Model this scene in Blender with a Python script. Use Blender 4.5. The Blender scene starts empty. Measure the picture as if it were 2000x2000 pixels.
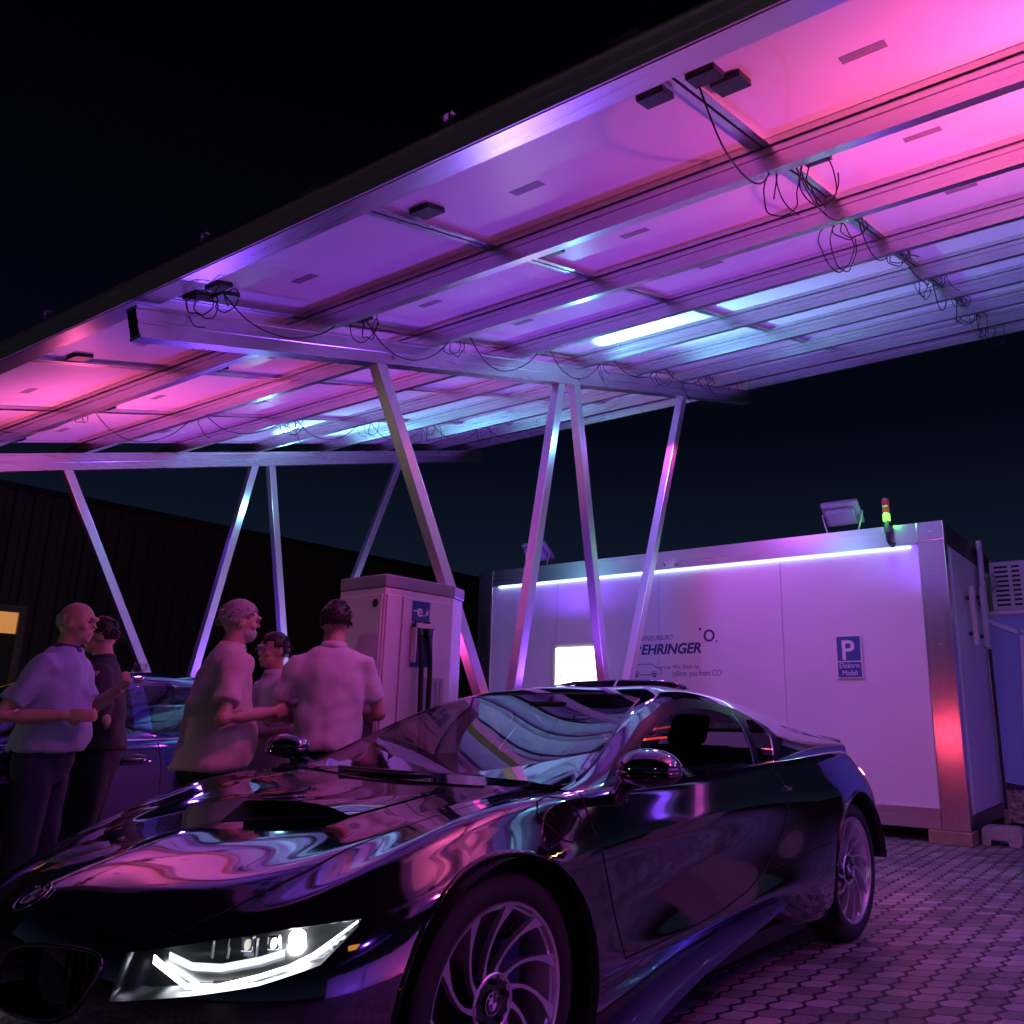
import bpy, bmesh, math, random
from mathutils import Vector, Matrix, Euler
from mathutils.bvhtree import BVHTree
from math import radians as R, sin, cos, pi
random.seed(7)
D = bpy.data
SC = bpy.context.scene
COL = SC.collection
# ------------------------------------------------------------------ camera
F, PX = 1613.4, 1112.05
pitch, roll, yaw, H = .237462, .0151246, -.63346, 1.153
fw = Vector((sin(yaw)*cos(pitch), cos(yaw)*cos(pitch), sin(pitch)))
r0 = Vector((cos(yaw), -sin(yaw), 0)); u0 = r0.cross(fw)
rt = r0*cos(roll)+u0*sin(roll); up = -r0*sin(roll)+u0*cos(roll)
cam = D.cameras.new('camera'); cam.sensor_width = 36; cam.lens = F/2000*36
cam.shift_x = -(PX-1000)/2000; cam.clip_start = .05; cam.clip_end = 2000
co = D.objects.new('camera', cam); COL.objects.link(co)
co.matrix_world = Matrix(((rt.x, up.x, -fw.x, 0), (rt.y, up.y, -fw.y, 0), (rt.z, up.z, -fw.z, H), (0, 0, 0, 1)))
SC.camera = co
# ------------------------------------------------------------------ render look
SC.view_settings.view_transform = 'Standard'; SC.view_settings.look = 'None'
SC.view_settings.exposure = 0.0; SC.view_settings.gamma = 1
SC.cycles.max_bounces = 8; SC.cycles.glossy_bounces = 5; SC.cycles.diffuse_bounces = 3
SC.cycles.transparent_max_bounces = 12
SC.cycles.sample_clamp_indirect = 4.0
# ------------------------------------------------------------------ night sky
W = D.worlds.new('World'); SC.world = W; W.use_nodes = True
nt = W.node_tree; nt.nodes.clear()
o = nt.nodes.new('ShaderNodeOutputWorld'); bg = nt.nodes.new('ShaderNodeBackground')
tc = nt.nodes.new('ShaderNodeTexCoord'); sx = nt.nodes.new('ShaderNodeSeparateXYZ'); cr = nt.nodes.new('ShaderNodeValToRGB')
nt.links.new(tc.outputs['Generated'], sx.inputs[0]); nt.links.new(sx.outputs['Z'], cr.inputs[0])
el = cr.color_ramp.elements
el[0].position = 0.0; el[0].color = (.010, .018, .034, 1)
el[1].position = .62; el[1].color = (.0003, .0003, .0012, 1)
e = el.new(.16); e.color = (.0045, .0085, .020, 1)
e = el.new(.32); e.color = (.0012, .0018, .0065, 1)
nt.links.new(cr.outputs[0], bg.inputs[0]); nt.links.new(bg.outputs[0], o.inputs[0])
# ------------------------------------------------------------------ lamps of the place and added fill lamps
def point(name, loc, col, w, rad=.05, aim=None, ang=120, blend=.6):
    l = D.lights.new(name, 'SPOT' if aim else 'POINT'); l.color = col; l.energy = w; l.shadow_soft_size = rad
    ob = D.objects.new(name, l); COL.objects.link(ob); ob.location = loc
    if aim:
        l.spot_size = R(ang); l.spot_blend = blend
        ob.rotation_euler = (Vector(aim)-Vector(loc)).to_track_quat('-Z', 'Y').to_euler()
    return ob
PINK = (1.0, .11, .33); MAG = (1.0, .07, .52); VIO = (.22, .065, 1.0); CYAN = (.22, .72, 1.0)
# pink floods near the low eave of the outer frames, aimed up at the panels
point('flood_lamp', (.45, 3.6, 2.55), PINK, 270, .06, (-.1, 3.4, 4), 128, .9)
point('flood_lamp', (-6.9, 3.0, 2.6), PINK, 85, .06, (-6.9, 3.2, 4), 170)
# cyan lamps on the middle of every frame
for X, w in ((.30, 480), (-3.85, 460), (-8.35, 420)):
    point('strip_lamp', (X, 5.50, 3.78), CYAN, w, .03, (X+.75, 5.75, 4.4), 96, .9)
    point('strip_lamp', (X+.12, 5.52, 3.50), CYAN, w*.022, .03)
for Y in (1.0, 4.0, 7.0): point('wall_fill', (3.9, Y, .5), VIO if Y != 4.0 else MAG, 130, .05, (5.6, Y, 1.2), 120)  # added lamps, only there to brighten the unseen wall mirrored in the car
# violet uplights at the strut feet
for X, w in ((.75, 130), (-3.75, 195), (-8.25, 185)):
    point('uplight', (X, 5.55, 1.35), VIO, w, .05, (X+.1, 5.2, 4), 172)
# downlights under the canopy; the outermost ones are added to brighten the right side
for X, Y, z, c, w in ((.45, 7.3, 4.1, VIO, 170), (.6, 2.6, 3.0, MAG, 60), (-4.1, 6.9, 4.0, VIO, 90), (-8.65, 4.5, 3.4, VIO, 60), (3.2, 5.5, 3.5, VIO, 170), (3.0, 1.5, 3.2, VIO, 60), (-4.1, 7.2, 4.0, MAG, 65), (-1.9, 5.6, 3.9, MAG, 30), (1.8, 4.6, 3.4, MAG, 34)):
    point('downlight', (X+.15, Y, z), c, w, .05, (X+.4, Y, 0), 165)
for X in (-6.3, -1.8): point('uplight', (X, 8.2, 2.2), VIO, 45, .05, (X, 8.0, 5), 170)
point('tail_glow', (-2.5, 5.86, .95), (1, .06, .13), 12, .04)
point('tail_glow', (-1.72, 5.80, .85), (1, .06, .13), 5, .03)
point('ground_lamp', (-5.0, 3.6, .9), MAG, 10, .04)
point('people_spot', (-2.4, 2.9, 2.95), MAG, 50, .05, (-4.3, 2.4, 1.1), 60, .8)
point('headlights', (-8.8, -1.6, .8), (1., .9, .66), 45, .04, (-4.4, 2.3, 1.35), 34, .8)
# street lamps beyond the yard
point('street_lamp', (3, -13, 4.5), (1., .80, .55), 95, .15)
point('street_lamp', (9, 15, 6), (1., .50, .16), 60, .12)

# ------------------------------------------------------------------ materials
MATS = {}
def mat(name, col=(.5,.5,.5), rough=.5, metal=0., coat=0., coat_r=.03, emis=None, es=0., spec=.5, noise=0., nscale=20., bump=0., bscale=60., sheen=0.):
    if name in MATS: return MATS[name]
    m = D.materials.new(name); m.use_nodes = True; n = m.node_tree; b = n.nodes['Principled BSDF']
    b.inputs['Base Color'].default_value = (*col, 1); b.inputs['Roughness'].default_value = rough
    b.inputs['Metallic'].default_value = metal; b.inputs['Coat Weight'].default_value = coat
    b.inputs['Coat Roughness'].default_value = coat_r; b.inputs['Specular IOR Level'].default_value = spec
    if sheen: b.inputs['Sheen Weight'].default_value = sheen
    if emis: b.inputs['Emission Color'].default_value = (*emis, 1); b.inputs['Emission Strength'].default_value = es
    if noise or bump:
        t = n.nodes.new('ShaderNodeTexCoord')
    if noise:
        x = n.nodes.new('ShaderNodeTexNoise'); x.inputs['Scale'].default_value = nscale; x.inputs['Detail'].default_value = 6
        n.links.new(t.outputs['Object'], x.inputs[0])
        mx = n.nodes.new('ShaderNodeMix'); mx.data_type = 'RGBA'; n.links.new(x.outputs[0], mx.inputs[0])
        mx.inputs[6].default_value = tuple(c*(1-noise) for c in col)+(1,); mx.inputs[7].default_value = tuple(min(1, c*(1+noise)) for c in col)+(1,)
        n.links.new(mx.outputs[2], b.inputs['Base Color'])
        mr = n.nodes.new('ShaderNodeMapRange'); n.links.new(x.outputs[0], mr.inputs[0])
        mr.inputs[3].default_value = max(0, rough-noise*.3); mr.inputs[4].default_value = min(1, rough+noise*.3)
        n.links.new(mr.outputs[0], b.inputs['Roughness'])
    if bump:
        x = n.nodes.new('ShaderNodeTexNoise'); x.inputs['Scale'].default_value = bscale; x.inputs['Detail'].default_value = 4
        n.links.new(t.outputs['Object'], x.inputs[0])
        bp = n.nodes.new('ShaderNodeBump'); bp.inputs['Strength'].default_value = bump; bp.inputs['Distance'].default_value = .01
        n.links.new(x.outputs[0], bp.inputs['Height']); n.links.new(bp.outputs[0], b.inputs['Normal'])
    MATS[name] = m; return m
def glass(name, tint, ior=1.5, rough=0.):
    m = D.materials.new(name); m.use_nodes = True; n = m.node_tree; n.nodes.clear()
    o = n.nodes.new('ShaderNodeOutputMaterial'); mx = n.nodes.new('ShaderNodeMixShader'); tr = n.nodes.new('ShaderNodeBsdfTransparent')
    gl = n.nodes.new('ShaderNodeBsdfGlossy'); lw = n.nodes.new('ShaderNodeLayerWeight'); lw.inputs[0].default_value = .5
    pw = n.nodes.new('ShaderNodeMath'); pw.operation = 'POWER'; pw.inputs[1].default_value = 4.2; n.links.new(lw.outputs['Facing'], pw.inputs[0])
    f0 = ((ior-1)/(ior+1))**2; ma = n.nodes.new('ShaderNodeMath'); ma.operation = 'MULTIPLY_ADD'; ma.inputs[1].default_value = 1-f0; ma.inputs[2].default_value = f0; n.links.new(pw.outputs[0], ma.inputs[0])
    tr.inputs[0].default_value = (*tint, 1); gl.inputs['Roughness'].default_value = rough
    n.links.new(ma.outputs[0], mx.inputs[0]); n.links.new(tr.outputs[0], mx.inputs[1]); n.links.new(gl.outputs[0], mx.inputs[2]); n.links.new(mx.outputs[0], o.inputs[0])
    MATS[name] = m; return m
def brushed(name, axis, col=(.72,.72,.74), rough=.28):
    m = D.materials.new(name); m.use_nodes = True; n = m.node_tree; b = n.nodes['Principled BSDF']
    b.inputs['Base Color'].default_value = (*col, 1); b.inputs['Metallic'].default_value = 1
    t = n.nodes.new('ShaderNodeTexCoord'); mp = n.nodes.new('ShaderNodeMapping'); x = n.nodes.new('ShaderNodeTexNoise')
    s = [40, 40, 40]; s[axis] = .6; mp.inputs['Scale'].default_value = s
    n.links.new(t.outputs['Object'], mp.inputs[0]); n.links.new(mp.outputs[0], x.inputs[0]); x.inputs['Scale'].default_value = 1.; x.inputs['Detail'].default_value = 5
    mr = n.nodes.new('ShaderNodeMapRange'); n.links.new(x.outputs[0], mr.inputs[0]); mr.inputs[3].default_value = rough-.05; mr.inputs[4].default_value = rough+.07
    n.links.new(mr.outputs[0], b.inputs['Roughness'])
    bp = n.nodes.new('ShaderNodeBump'); bp.inputs['Strength'].default_value = .03; bp.inputs['Distance'].default_value = .0002
    n.links.new(x.outputs[0], bp.inputs['Height']); n.links.new(bp.outputs[0], b.inputs['Normal'])
    MATS[name] = m; return m
ALU_X = brushed('alu_x', 0); ALU_Y = brushed('alu_y', 1); ALU_Z = mat('alu_strut', (.78,.78,.80), .34, .9, noise=.04, nscale=4); STEEL_Z = brushed('steel_z', 2, (.72,.70,.72), .24)
STEEL_X = brushed('steel_x', 0, (.70,.70,.72), .28)
GUT = mat('gutter_paint', (.60,.57,.50), .45, .5, noise=.2, nscale=3)
BACK = mat('backsheet', (.80,.80,.82), .34, noise=.04, nscale=1.2)
BLK = mat('black_plastic', (.012,.012,.014), .4)
RUB = mat('rubber', (.015,.015,.016), .75, noise=.2, nscale=30)
WPAINT = mat('white_panel', (.72,.72,.74), .36, noise=.07, nscale=2.2, bump=.04, bscale=2)
CHARG = mat('charger_paint', (.72,.71,.72), .4, noise=.02)
INK = mat('ink_blue', (.03,.035,.16), .5)
BLUE = mat('sign_blue', (.045,.085,.27), .4)
WHT = mat('white_print', (.8,.8,.8), .5)
CONC = mat('concrete', (.30,.29,.28), .85, noise=.25, nscale=25, bump=.5, bscale=40)
PAINT = mat('car_paint', (.20,.20,.23), .06, .97, 1., .01)
BPAINT = mat('gloss_black', (.004,.004,.005), .12, 0, 1., .01)
NAVY = mat('navy_paint', (.05,.07,.17), .08, .9, 1., .01)
CHROME = mat('chrome', (.75,.75,.77), .08, 1.)
DCHROME = mat('dark_chrome', (.22,.22,.25), .15, 1.)
RIM = mat('rim_silver', (.80,.80,.84), .30, .95)
DARKM = mat('dark_metal', (.02,.02,.022), .35, .8)
GLASS = glass('car_glass', (.50,.52,.56), 2.1)
DGLASS = glass('dark_glass', (.08,.08,.09), 1.6)
LENS = glass('lens', (.92,.92,.92), 1.4)
TRIM = mat('interior', (.012,.012,.014), .6)
def emit(name, col, s):
    return mat(name, (0,0,0), .5, emis=col, es=s)

# ------------------------------------------------------------------ mesh helpers
class MB:
    def __init__(s): s.v = []; s.f = []
    def box(s, c, d, M=None):
        x, y, z = c; a, b, h = d[0]/2, d[1]/2, d[2]/2; n = len(s.v)
        for p in ((-a,-b,-h),(a,-b,-h),(a,b,-h),(-a,b,-h),(-a,-b,h),(a,-b,h),(a,b,h),(-a,b,h)):
            q = Vector(p)
            if M: q = M @ q
            s.v.append(Vector(c)+q)
        s.f += [[n+i for i in f] for f in ((0,3,2,1),(4,5,6,7),(0,1,5,4),(1,2,6,5),(2,3,7,6),(3,0,4,7))]
        return s
    def bb(s, lo, hi):
        return s.box([(a+b)/2 for a, b in zip(lo, hi)], [abs(b-a) for a, b in zip(lo, hi)])
    def tube(s, pts, r, n=8, cap=True):
        pts = [Vector(p) for p in pts]; base = len(s.v); u = None
        for i, p in enumerate(pts):
            t = (pts[min(i+1, len(pts)-1)]-pts[max(i-1, 0)]).normalized()
            if u is None:
                u = t.orthogonal().normalized()
            u = (u-t*u.dot(t)).normalized(); w = t.cross(u)
            rr = r[i] if isinstance(r, (list, tuple)) else r
            for k in range(n):
                a = 2*pi*k/n; s.v.append(p+u*cos(a)*rr+w*sin(a)*rr)
        for i in range(len(pts)-1):
            for k in range(n):
                a = base+i*n+k; b = base+i*n+(k+1) % n; s.f.append([a, b, b+n, a+n])
        if cap:
            s.f.append([base+k for k in range(n)][::-1]); s.f.append([base+(len(pts)-1)*n+k for k in range(n)])
        return s
    def prism(s, poly, d, o=(0,0,0), ax=None):
        """poly: 3D points (list), extruded by vector d"""
        n = len(s.v); k = len(poly); d = Vector(d)
        for p in poly: s.v.append(Vector(p))
        for p in poly: s.v.append(Vector(p)+d)
        s.f.append(list(range(n, n+k))[::-1]); s.f.append(list(range(n+k, n+2*k)))
        for i in range(k):
            j = (i+1) % k; s.f.append([n+i, n+j, n+k+j, n+k+i])
        return s
    def lathe(s, prof, c, axis, n=32, closed=False):
        """prof: (r, h) ; axis unit vector"""
        A = Vector(axis).normalized(); U = A.orthogonal().normalized(); V = A.cross(U); b = len(s.v); m = len(prof)
        for k in range(n):
            a = 2*pi*k/n; d = U*cos(a)+V*sin(a)
            for r, h in prof: s.v.append(Vector(c)+d*r+A*h)
        for k in range(n):
            k2 = (k+1) % n
            for i in range(m if closed else m-1):
                j = (i+1) % m; s.f.append([b+k*m+i, b+k2*m+i, b+k2*m+j, b+k*m+j])
        return s
    def ball(s, c, r, n=12, M=None):
        b = len(s.v); rs = r if isinstance(r, (list, tuple)) else (r, r, r)
        for i in range(1, n):
            t = pi*i/n
            for k in range(2*n):
                a = pi*k/n; q = Vector((rs[0]*sin(t)*cos(a), rs[1]*sin(t)*sin(a), rs[2]*cos(t)))
                if M: q = M @ q
                s.v.append(Vector(c)+q)
        for i in range(n-2):
            for k in range(2*n):
                k2 = (k+1) % (2*n); s.f.append([b+i*2*n+k, b+(i+1)*2*n+k, b+(i+1)*2*n+k2, b+i*2*n+k2])
        q1 = Vector((0, 0, rs[2])); q2 = Vector((0, 0, -rs[2]))
        if M: q1 = M @ q1; q2 = M @ q2
        s.v += [Vector(c)+q1, Vector(c)+q2]; t0 = len(s.v)-2; t1 = t0+1
        for k in range(2*n):
            k2 = (k+1) % (2*n); s.f.append([t0, b+k, b+k2]); s.f.append([t1, b+(n-2)*2*n+k2, b+(n-2)*2*n+k])
        return s
    def build(s, name, m, parent=None, smooth=False, bevel=0., recalc=True):
        me = D.meshes.new(name); me.from_pydata([tuple(v) for v in s.v], [], s.f)
        if recalc:
            bm = bmesh.new(); bm.from_mesh(me); bmesh.ops.recalc_face_normals(bm, faces=bm.faces)
            if bevel: bmesh.ops.bevel(bm, geom=[e for e in bm.edges if len(e.link_faces) == 2 and e.calc_face_angle(0) > .5], offset=bevel, segments=2, affect='EDGES', profile=.5)
            bm.to_mesh(me); bm.free()
        me.materials.append(m)
        if smooth: 
            me.polygons.foreach_set('use_smooth', [True]*len(me.polygons))
            if smooth != 1: me.set_sharp_from_angle(angle=R(smooth))
        ob = D.objects.new(name, me); COL.objects.link(ob)
        if parent: ob.parent = parent
        return ob
def tag(o, label, cat, group=None, kind=None):
    if label: o['label'] = label
    if cat: o['category'] = cat
    if group: o['group'] = group
    if kind: o['kind'] = kind
    return o
def empty(name, loc, label, cat, rz=0, group=None):
    o = D.objects.new(name, None); COL.objects.link(o); o.location = loc; o.rotation_euler = (0, 0, rz); o.empty_display_size = .2
    return tag(o, label, cat, group)
def struct(o): o['kind'] = 'structure'; return o
def text(name, body, size, m, parent, M, shear=0., ext=.0015, align='LEFT', sx=1., bold=0., fit=None):
    c = D.curves.new(name, 'FONT'); c.body = body; c.size = size; c.extrude = ext; c.align_x = align; c.shear = shear; c.offset = bold
    t = D.objects.new(name, c); COL.objects.link(t); bpy.context.view_layer.update()
    me = bpy.data.meshes.new_from_object(t.evaluated_get(bpy.context.evaluated_depsgraph_get()))
    if fit:
        xs = [v.co.x for v in me.vertices]; ys = [v.co.y for v in me.vertices]
        me.transform(Matrix.Translation((fit[0], fit[2], 0)) @ Matrix.Diagonal(((fit[1]-fit[0])/(max(xs)-min(xs)), (fit[3]-fit[2])/(max(ys)-min(ys)), 1, 1)) @ Matrix.Translation((-min(xs), -min(ys), 0)))
    D.objects.remove(t); me.transform(M @ Matrix.Diagonal((sx, 1, 1, 1))); me.materials.clear(); me.materials.append(m)
    o = D.objects.new(name, me); COL.objects.link(o); o.parent = parent; return o
def facing_cam(x, y, z):   # text frame: X right, Y up, on plane y = const looking to -Y
    return Matrix(((1,0,0,x),(0,0,-1,y),(0,1,0,z),(0,0,0,1)))

# ================================================================== GROUND
def paving_mat():
    m = D.materials.new('paving'); m.use_nodes = True; n = m.node_tree; b = n.nodes['Principled BSDF']; L = n.links.new
    t = n.nodes.new('ShaderNodeTexCoord'); s = n.nodes.new('ShaderNodeSeparateXYZ'); L(t.outputs['Object'], s.inputs[0])
    def mth(op, a, b_=None, c=None):
        k = n.nodes.new('ShaderNodeMath'); k.operation = op
        for i, v in enumerate((a, b_, c)):
            if v is None: continue
            if isinstance(v, (int, float)): k.inputs[i].default_value = v
            else: L(v, k.inputs[i])
        return k.outputs[0]
    PXs, PYs = .11, .117
    X, Y = s.outputs[0], s.outputs[1]
    u = mth('DIVIDE', X, PXs); v = mth('DIVIDE', Y, PYs)
    # zigzag of the joints
    wv = mth('SINE', mth('MULTIPLY', v, 2*pi)); wu = mth('SINE', mth('MULTIPLY', u, 2*pi))
    u2 = mth('ADD', u, mth('MULTIPLY', wv, .10)); v2 = mth('ADD', v, mth('MULTIPLY', wu, .085))
    nz = n.nodes.new('ShaderNodeTexNoise'); nz.inputs['Scale'].default_value = 9; nz.inputs['Detail'].default_value = 3; L(t.outputs['Object'], nz.inputs[0])
    j = mth('MULTIPLY', mth('SUBTRACT', nz.outputs[0], .5), .10)
    u2 = mth('ADD', u2, j); v2 = mth('ADD', v2, j)
    fu = mth('ABSOLUTE', mth('SUBTRACT', mth('FRACT', u2), .5)); fv = mth('ABSOLUTE', mth('SUBTRACT', mth('FRACT', v2), .5))
    du = mth('SUBTRACT', .5, fu); dv = mth('SUBTRACT', .5, fv)       # distance to joints, in cells
    # wide joint at u, thin at v
    ju = n.nodes.new('ShaderNodeMapRange'); L(du, ju.inputs[0]); ju.inputs[1].default_value = .05; ju.inputs[2].default_value = .095
    jv = n.nodes.new('ShaderNodeMapRange'); L(dv, jv.inputs[0]); jv.inputs[1].default_value = .008; jv.inputs[2].default_value = .045
    h = mth('MULTIPLY', ju.outputs[0], jv.outputs[0])
    cell = n.nodes.new('ShaderNodeCombineXYZ'); L(mth('FLOOR', u2), cell.inputs[0]); L(mth('FLOOR', v2), cell.inputs[1])
    wn = n.nodes.new('ShaderNodeTexWhiteNoise'); L(cell.outputs[0], wn.inputs[0])
    g = n.nodes.new('ShaderNodeTexNoise'); g.inputs['Scale'].default_value = 160; g.inputs['Detail'].default_value = 3; L(t.outputs['Object'], g.inputs[0])
    g2 = n.nodes.new('ShaderNodeTexNoise'); g2.inputs['Scale'].default_value = 1.1; g2.inputs['Detail'].default_value = 5; L(t.outputs['Object'], g2.inputs[0])
    val = mth('ADD', mth('MULTIPLY', wn.outputs[0], .16), mth('ADD', mth('MULTIPLY', g.outputs[0], .30), mth('MULTIPLY', g2.outputs[0], .26)))
    val = mth('MAXIMUM', mth('SUBTRACT', val, .205), .03)
    c = n.nodes.new('ShaderNodeCombineColor'); L(val, c.inputs[0]); L(mth('MULTIPLY', val, .97), c.inputs[1]); L(mth('MULTIPLY', val, .93), c.inputs[2])
    mx = n.nodes.new('ShaderNodeMix'); mx.data_type = 'RGBA'; L(h, mx.inputs[0]); mx.inputs[6].default_value = (.012,.010,.009,1); L(c.outputs[0], mx.inputs[7])
    L(mx.outputs[2], b.inputs['Base Color']); b.inputs['Roughness'].default_value = .6
    ht = mth('ADD', mth('MULTIPLY', h, 1.), mth('MULTIPLY', g.outputs[0], .12))
    bp = n.nodes.new('ShaderNodeBump'); bp.inputs['Strength'].default_value = .9; bp.inputs['Distance'].default_value = .008; L(ht, bp.inputs['Height']); L(bp.outputs[0], b.inputs['Normal'])
    return m
PAVE = paving_mat()
g = MB(); g.v = [Vector(p) for p in ((-400,-400,-.004),(400,-400,-.004),(400,400,-.004),(-400,400,-.004))]; g.f = [[0,1,2,3]]
struct(g.build('ground', mat('soil', (.03,.035,.02), .95, noise=.5, nscale=3)))
g = MB(); g.v = [Vector(p) for p in ((-17.9,-8,0),(9,-8,0),(9,13.5,0),(-17.9,13.5,0))]; g.f = [[0,1,2,3]]
struct(g.build('paved_yard', PAVE))

# ================================================================== CARPORT
SL = R(15.3); TY, TZ = cos(SL), sin(SL)
A0 = Vector((0, 1.777, 3.128)); LEN = 7.845
def cp(X, s, n=0.): return Vector((X, A0.y+TY*s-TZ*n, A0.z+TZ*s+TY*n))
SK = .072
def ck(X, s, n=0.): return cp(X, s+SK*(X+4.1), n)
def slope_box(mb, X0, X1, s0, s1, n0, n1):
    k = len(mb.v)
    for n_ in (n0, n1):
        for X, s in ((X0, s0), (X1, s0), (X1, s1), (X0, s1)): mb.v.append(cp(X, s, n_))
    mb.f += [[k+i for i in f] for f in ((0,3,2,1),(4,5,6,7),(0,1,5,4),(1,2,6,5),(2,3,7,6),(3,0,4,7))]
port = empty('solar_carport', (-4.1, 5.5, 0), 'long aluminium carport roofed with solar panels over the parked cars, lit pink and blue', 'carport')
def P(o): o.parent = port; o.matrix_parent_inverse = Matrix.Translation((4.1, -5.5, 0)); return o
XL, XR = -9.0, 2.9
frames = (-8.65, -4.1, .45)
def extr_Y(prof, X, s0, s1):
    """prof (dx, n) closed, extruded along the slope"""
    mb = MB(); k = len(prof)
    for s in (s0, s1):
        for dx, n_ in prof: mb.v.append(cp(X+dx, s, n_))
    mb.f = [list(range(k))[::-1], list(range(k, 2*k))]+[[i, (i+1) % k, k+(i+1) % k, k+i] for i in range(k)]
    return mb
def extr_X(prof, s, X0, X1):
    mb = MB(); k = len(prof)
    for X in (X0, X1):
        for ds, n_ in prof: mb.v.append(ck(X, s+ds, n_))
    mb.f = [list(range(k))[::-1], list(range(k, 2*k))]+[[i, (i+1) % k, k+(i+1) % k, k+i] for i in range(k)]
    return mb
for X in frames:
    # ridged extrusion: outer flanges and two grooves on each face
    w, h = .055, .168
    pr = [(-w, -h), (w, -h), (w, -h+.016), (w-.010, -h+.02), (w-.010, -.095), (w-.004, -.090), (w-.004, -.080), (w-.010, -.075), (w-.010, -.02), (w, -.016), (w, 0),
          (-w, 0), (-w, -.016), (-w+.010, -.02), (-w+.010, -.075), (-w+.004, -.080), (-w+.004, -.090), (-w+.010, -.095), (-w+.010, -h+.02), (-w, -h+.016)]
    b = P(extr_Y(pr, X, 0, LEN).build('cross_beam', ALU_Y))
    e = MB(); slope_box(e, X-.040, X+.040, -.003, -.0005, -h+.018, -.018); ec = e.build('end_opening', BLK, b)
    e = MB()
    for Y in (3.45, 5.36, 5.62, 7.62):
        s = (Y-A0.y)/TY
        for sg in (1,):
            e.lathe([(0, .012), (.013, .012), (.013, 0)], cp(X+sg*(w-.008), s, -.115), (sg, 0, 0), 8)
    e.build('bolt', CHROME, b)
    # struts
    for (yt, y1, z1) in ((3.38, 4.53, 1.29), (5.40, 4.91, 1.33), (5.62, 6.14, 1.33), (7.66, 6.50, 1.38)):
        zt = A0.z+(yt-A0.y)*math.tan(SL)-h*TY
        d = Vector((0, y1-yt, z1-zt)); T = Vector((X, yt, zt)); k = (zt-.80)/(zt-z1); Bm = T+d*k
        mb = MB(); ax = d.normalized(); sd = ax.cross(Vector((1,0,0)))
        hw, hd = .042, .042; n = len(mb.v)
        # top ends cut along the slope of the beam, foot level
        for base, nrm in ((T, Vector((0, -TZ, TY))), (Bm, Vector((0, 0, 1)))):
            for a, c in ((-hd,-hw),(hd,-hw),(hd,hw),(-hd,hw)):
                q = base+Vector((a, 0, 0))+sd*c; q = q+ax*((base-q).dot(nrm)/ax.dot(nrm)); mb.v.append(q)
        mb.f = [[0,1,2,3],[7,6,5,4],[0,4,5,1],[1,5,6,2],[2,6,7,3],[3,7,4,0]]
        P(mb.build('strut', ALU_Z, bevel=.004))
    for yc in (4.80, 6.27):
        P(MB().bb((X-.09, yc-.15, .78), (X+.09, yc+.15, .80)).build('foot_plate', STEEL_X))
        P(MB().bb((X-.17, yc-.22, 0), (X+.17, yc+.22, .779)).build('concrete_footing', CONC, bevel=.01))
# purlins: C profiles on top of the beams
PH = .10
PS = [.15+.975*i for i in range(8)]+[LEN-.06]; RS0 = [p+.01 for p in PS]; RS0[0] = .165
for i, s in enumerate(PS):
    if i == 0: continue
    # web toward the low side with ribs, flanges toward the high side
    t = .006
    pr = [(0, 0), (.075, 0), (.075, .012), (.069, .012), (.069, t), (t, t), (t, .032), (.014, .036), (.014, .066), (t, .070), (t, PH-t), (.060, PH-t), (.060, PH),
          (0, PH), (0, .072), (.008, .068), (.008, .034), (0, .030)]
    P(extr_X(pr, s, XL, XR).build('purlin', ALU_X))
# eave profile: unlit outer web with ribs, wide lower flange
pr = [(-.004, .042), (.135, .042), (.135, .048), (.004, .048), (.004, .134), (.03, .134), (.03, .142), (-.012, .142), (-.016, .132), (-.006, .122), (-.006, .104), (-.012, .099), (-.012, .084), (-.006, .079), (-.006, .058), (-.014, .052), (-.014, .040), (-.004, .040)]
P(extr_X(pr, .02, XL-.05, XR).build('eave_profile', GUT))
P(extr_X([(.0, .037), (.137, .037), (.137, .0415), (.0, .0415)], .02, XL-.05, XR).build('eave_flange', ALU_X))
# modules
MW = 1.485; seams = [-1.2+MW*k for k in range(-5, 4)]
mod = None
cols = [(a, b) for a, b in zip(seams[:-1], seams[1:])]
def make_module():
    o = MB(); s0, s1 = 0, .955
    fr = MB(); g = .004
    def sb(mb, x0, x1, a, b_, n0, n1):
        k = len(mb.v)
        for n_ in (n0, n1):
            for X, s in ((x0, a), (x1, a), (x1, b_), (x0, b_)): mb.v.append(Vector((X, TY*(s+SK*X)-TZ*n_, TZ*(s+SK*X)+TY*n_)))
        mb.f += [[k+i for i in f] for f in ((0,3,2,1),(4,5,6,7),(0,1,5,4),(1,2,6,5),(2,3,7,6),(3,0,4,7))]
    w = MW-.012; f_ = .012
    sb(o, f_, w-f_, f_, s1-f_, .028, .034)
    sb(fr, 0, f_, 0, s1, 0, .038); sb(fr, w-f_, w, 0, s1, 0, .038); sb(fr, f_, w-f_, 0, f_, 0, .038); sb(fr, f_, w-f_, s1-f_, s1, 0, .038)
    sb(fr, f_, f_+.016, f_, s1-f_, 0, .003); sb(fr, w-f_-.016, w-f_, f_, s1-f_, 0, .003)
    m = o.build('solar_panel', BACK); frm = fr.build('frame', ALU_Y, m)
    j = MB(); sb(j, .055, .17, s1*.30, s1*.30+.11, .004, .0275); jb = j.build('junction_box', BLK, m)
    l = MB(); sb(l, .46, .62, .50, .56, .0262, .0278); lb = l.build('label', mat('sticker', (.26,.24,.28), .5, noise=.3, nscale=60), m)
    return m, [frm, jb, lb]
m0, ch0 = make_module()
first = True
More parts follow.
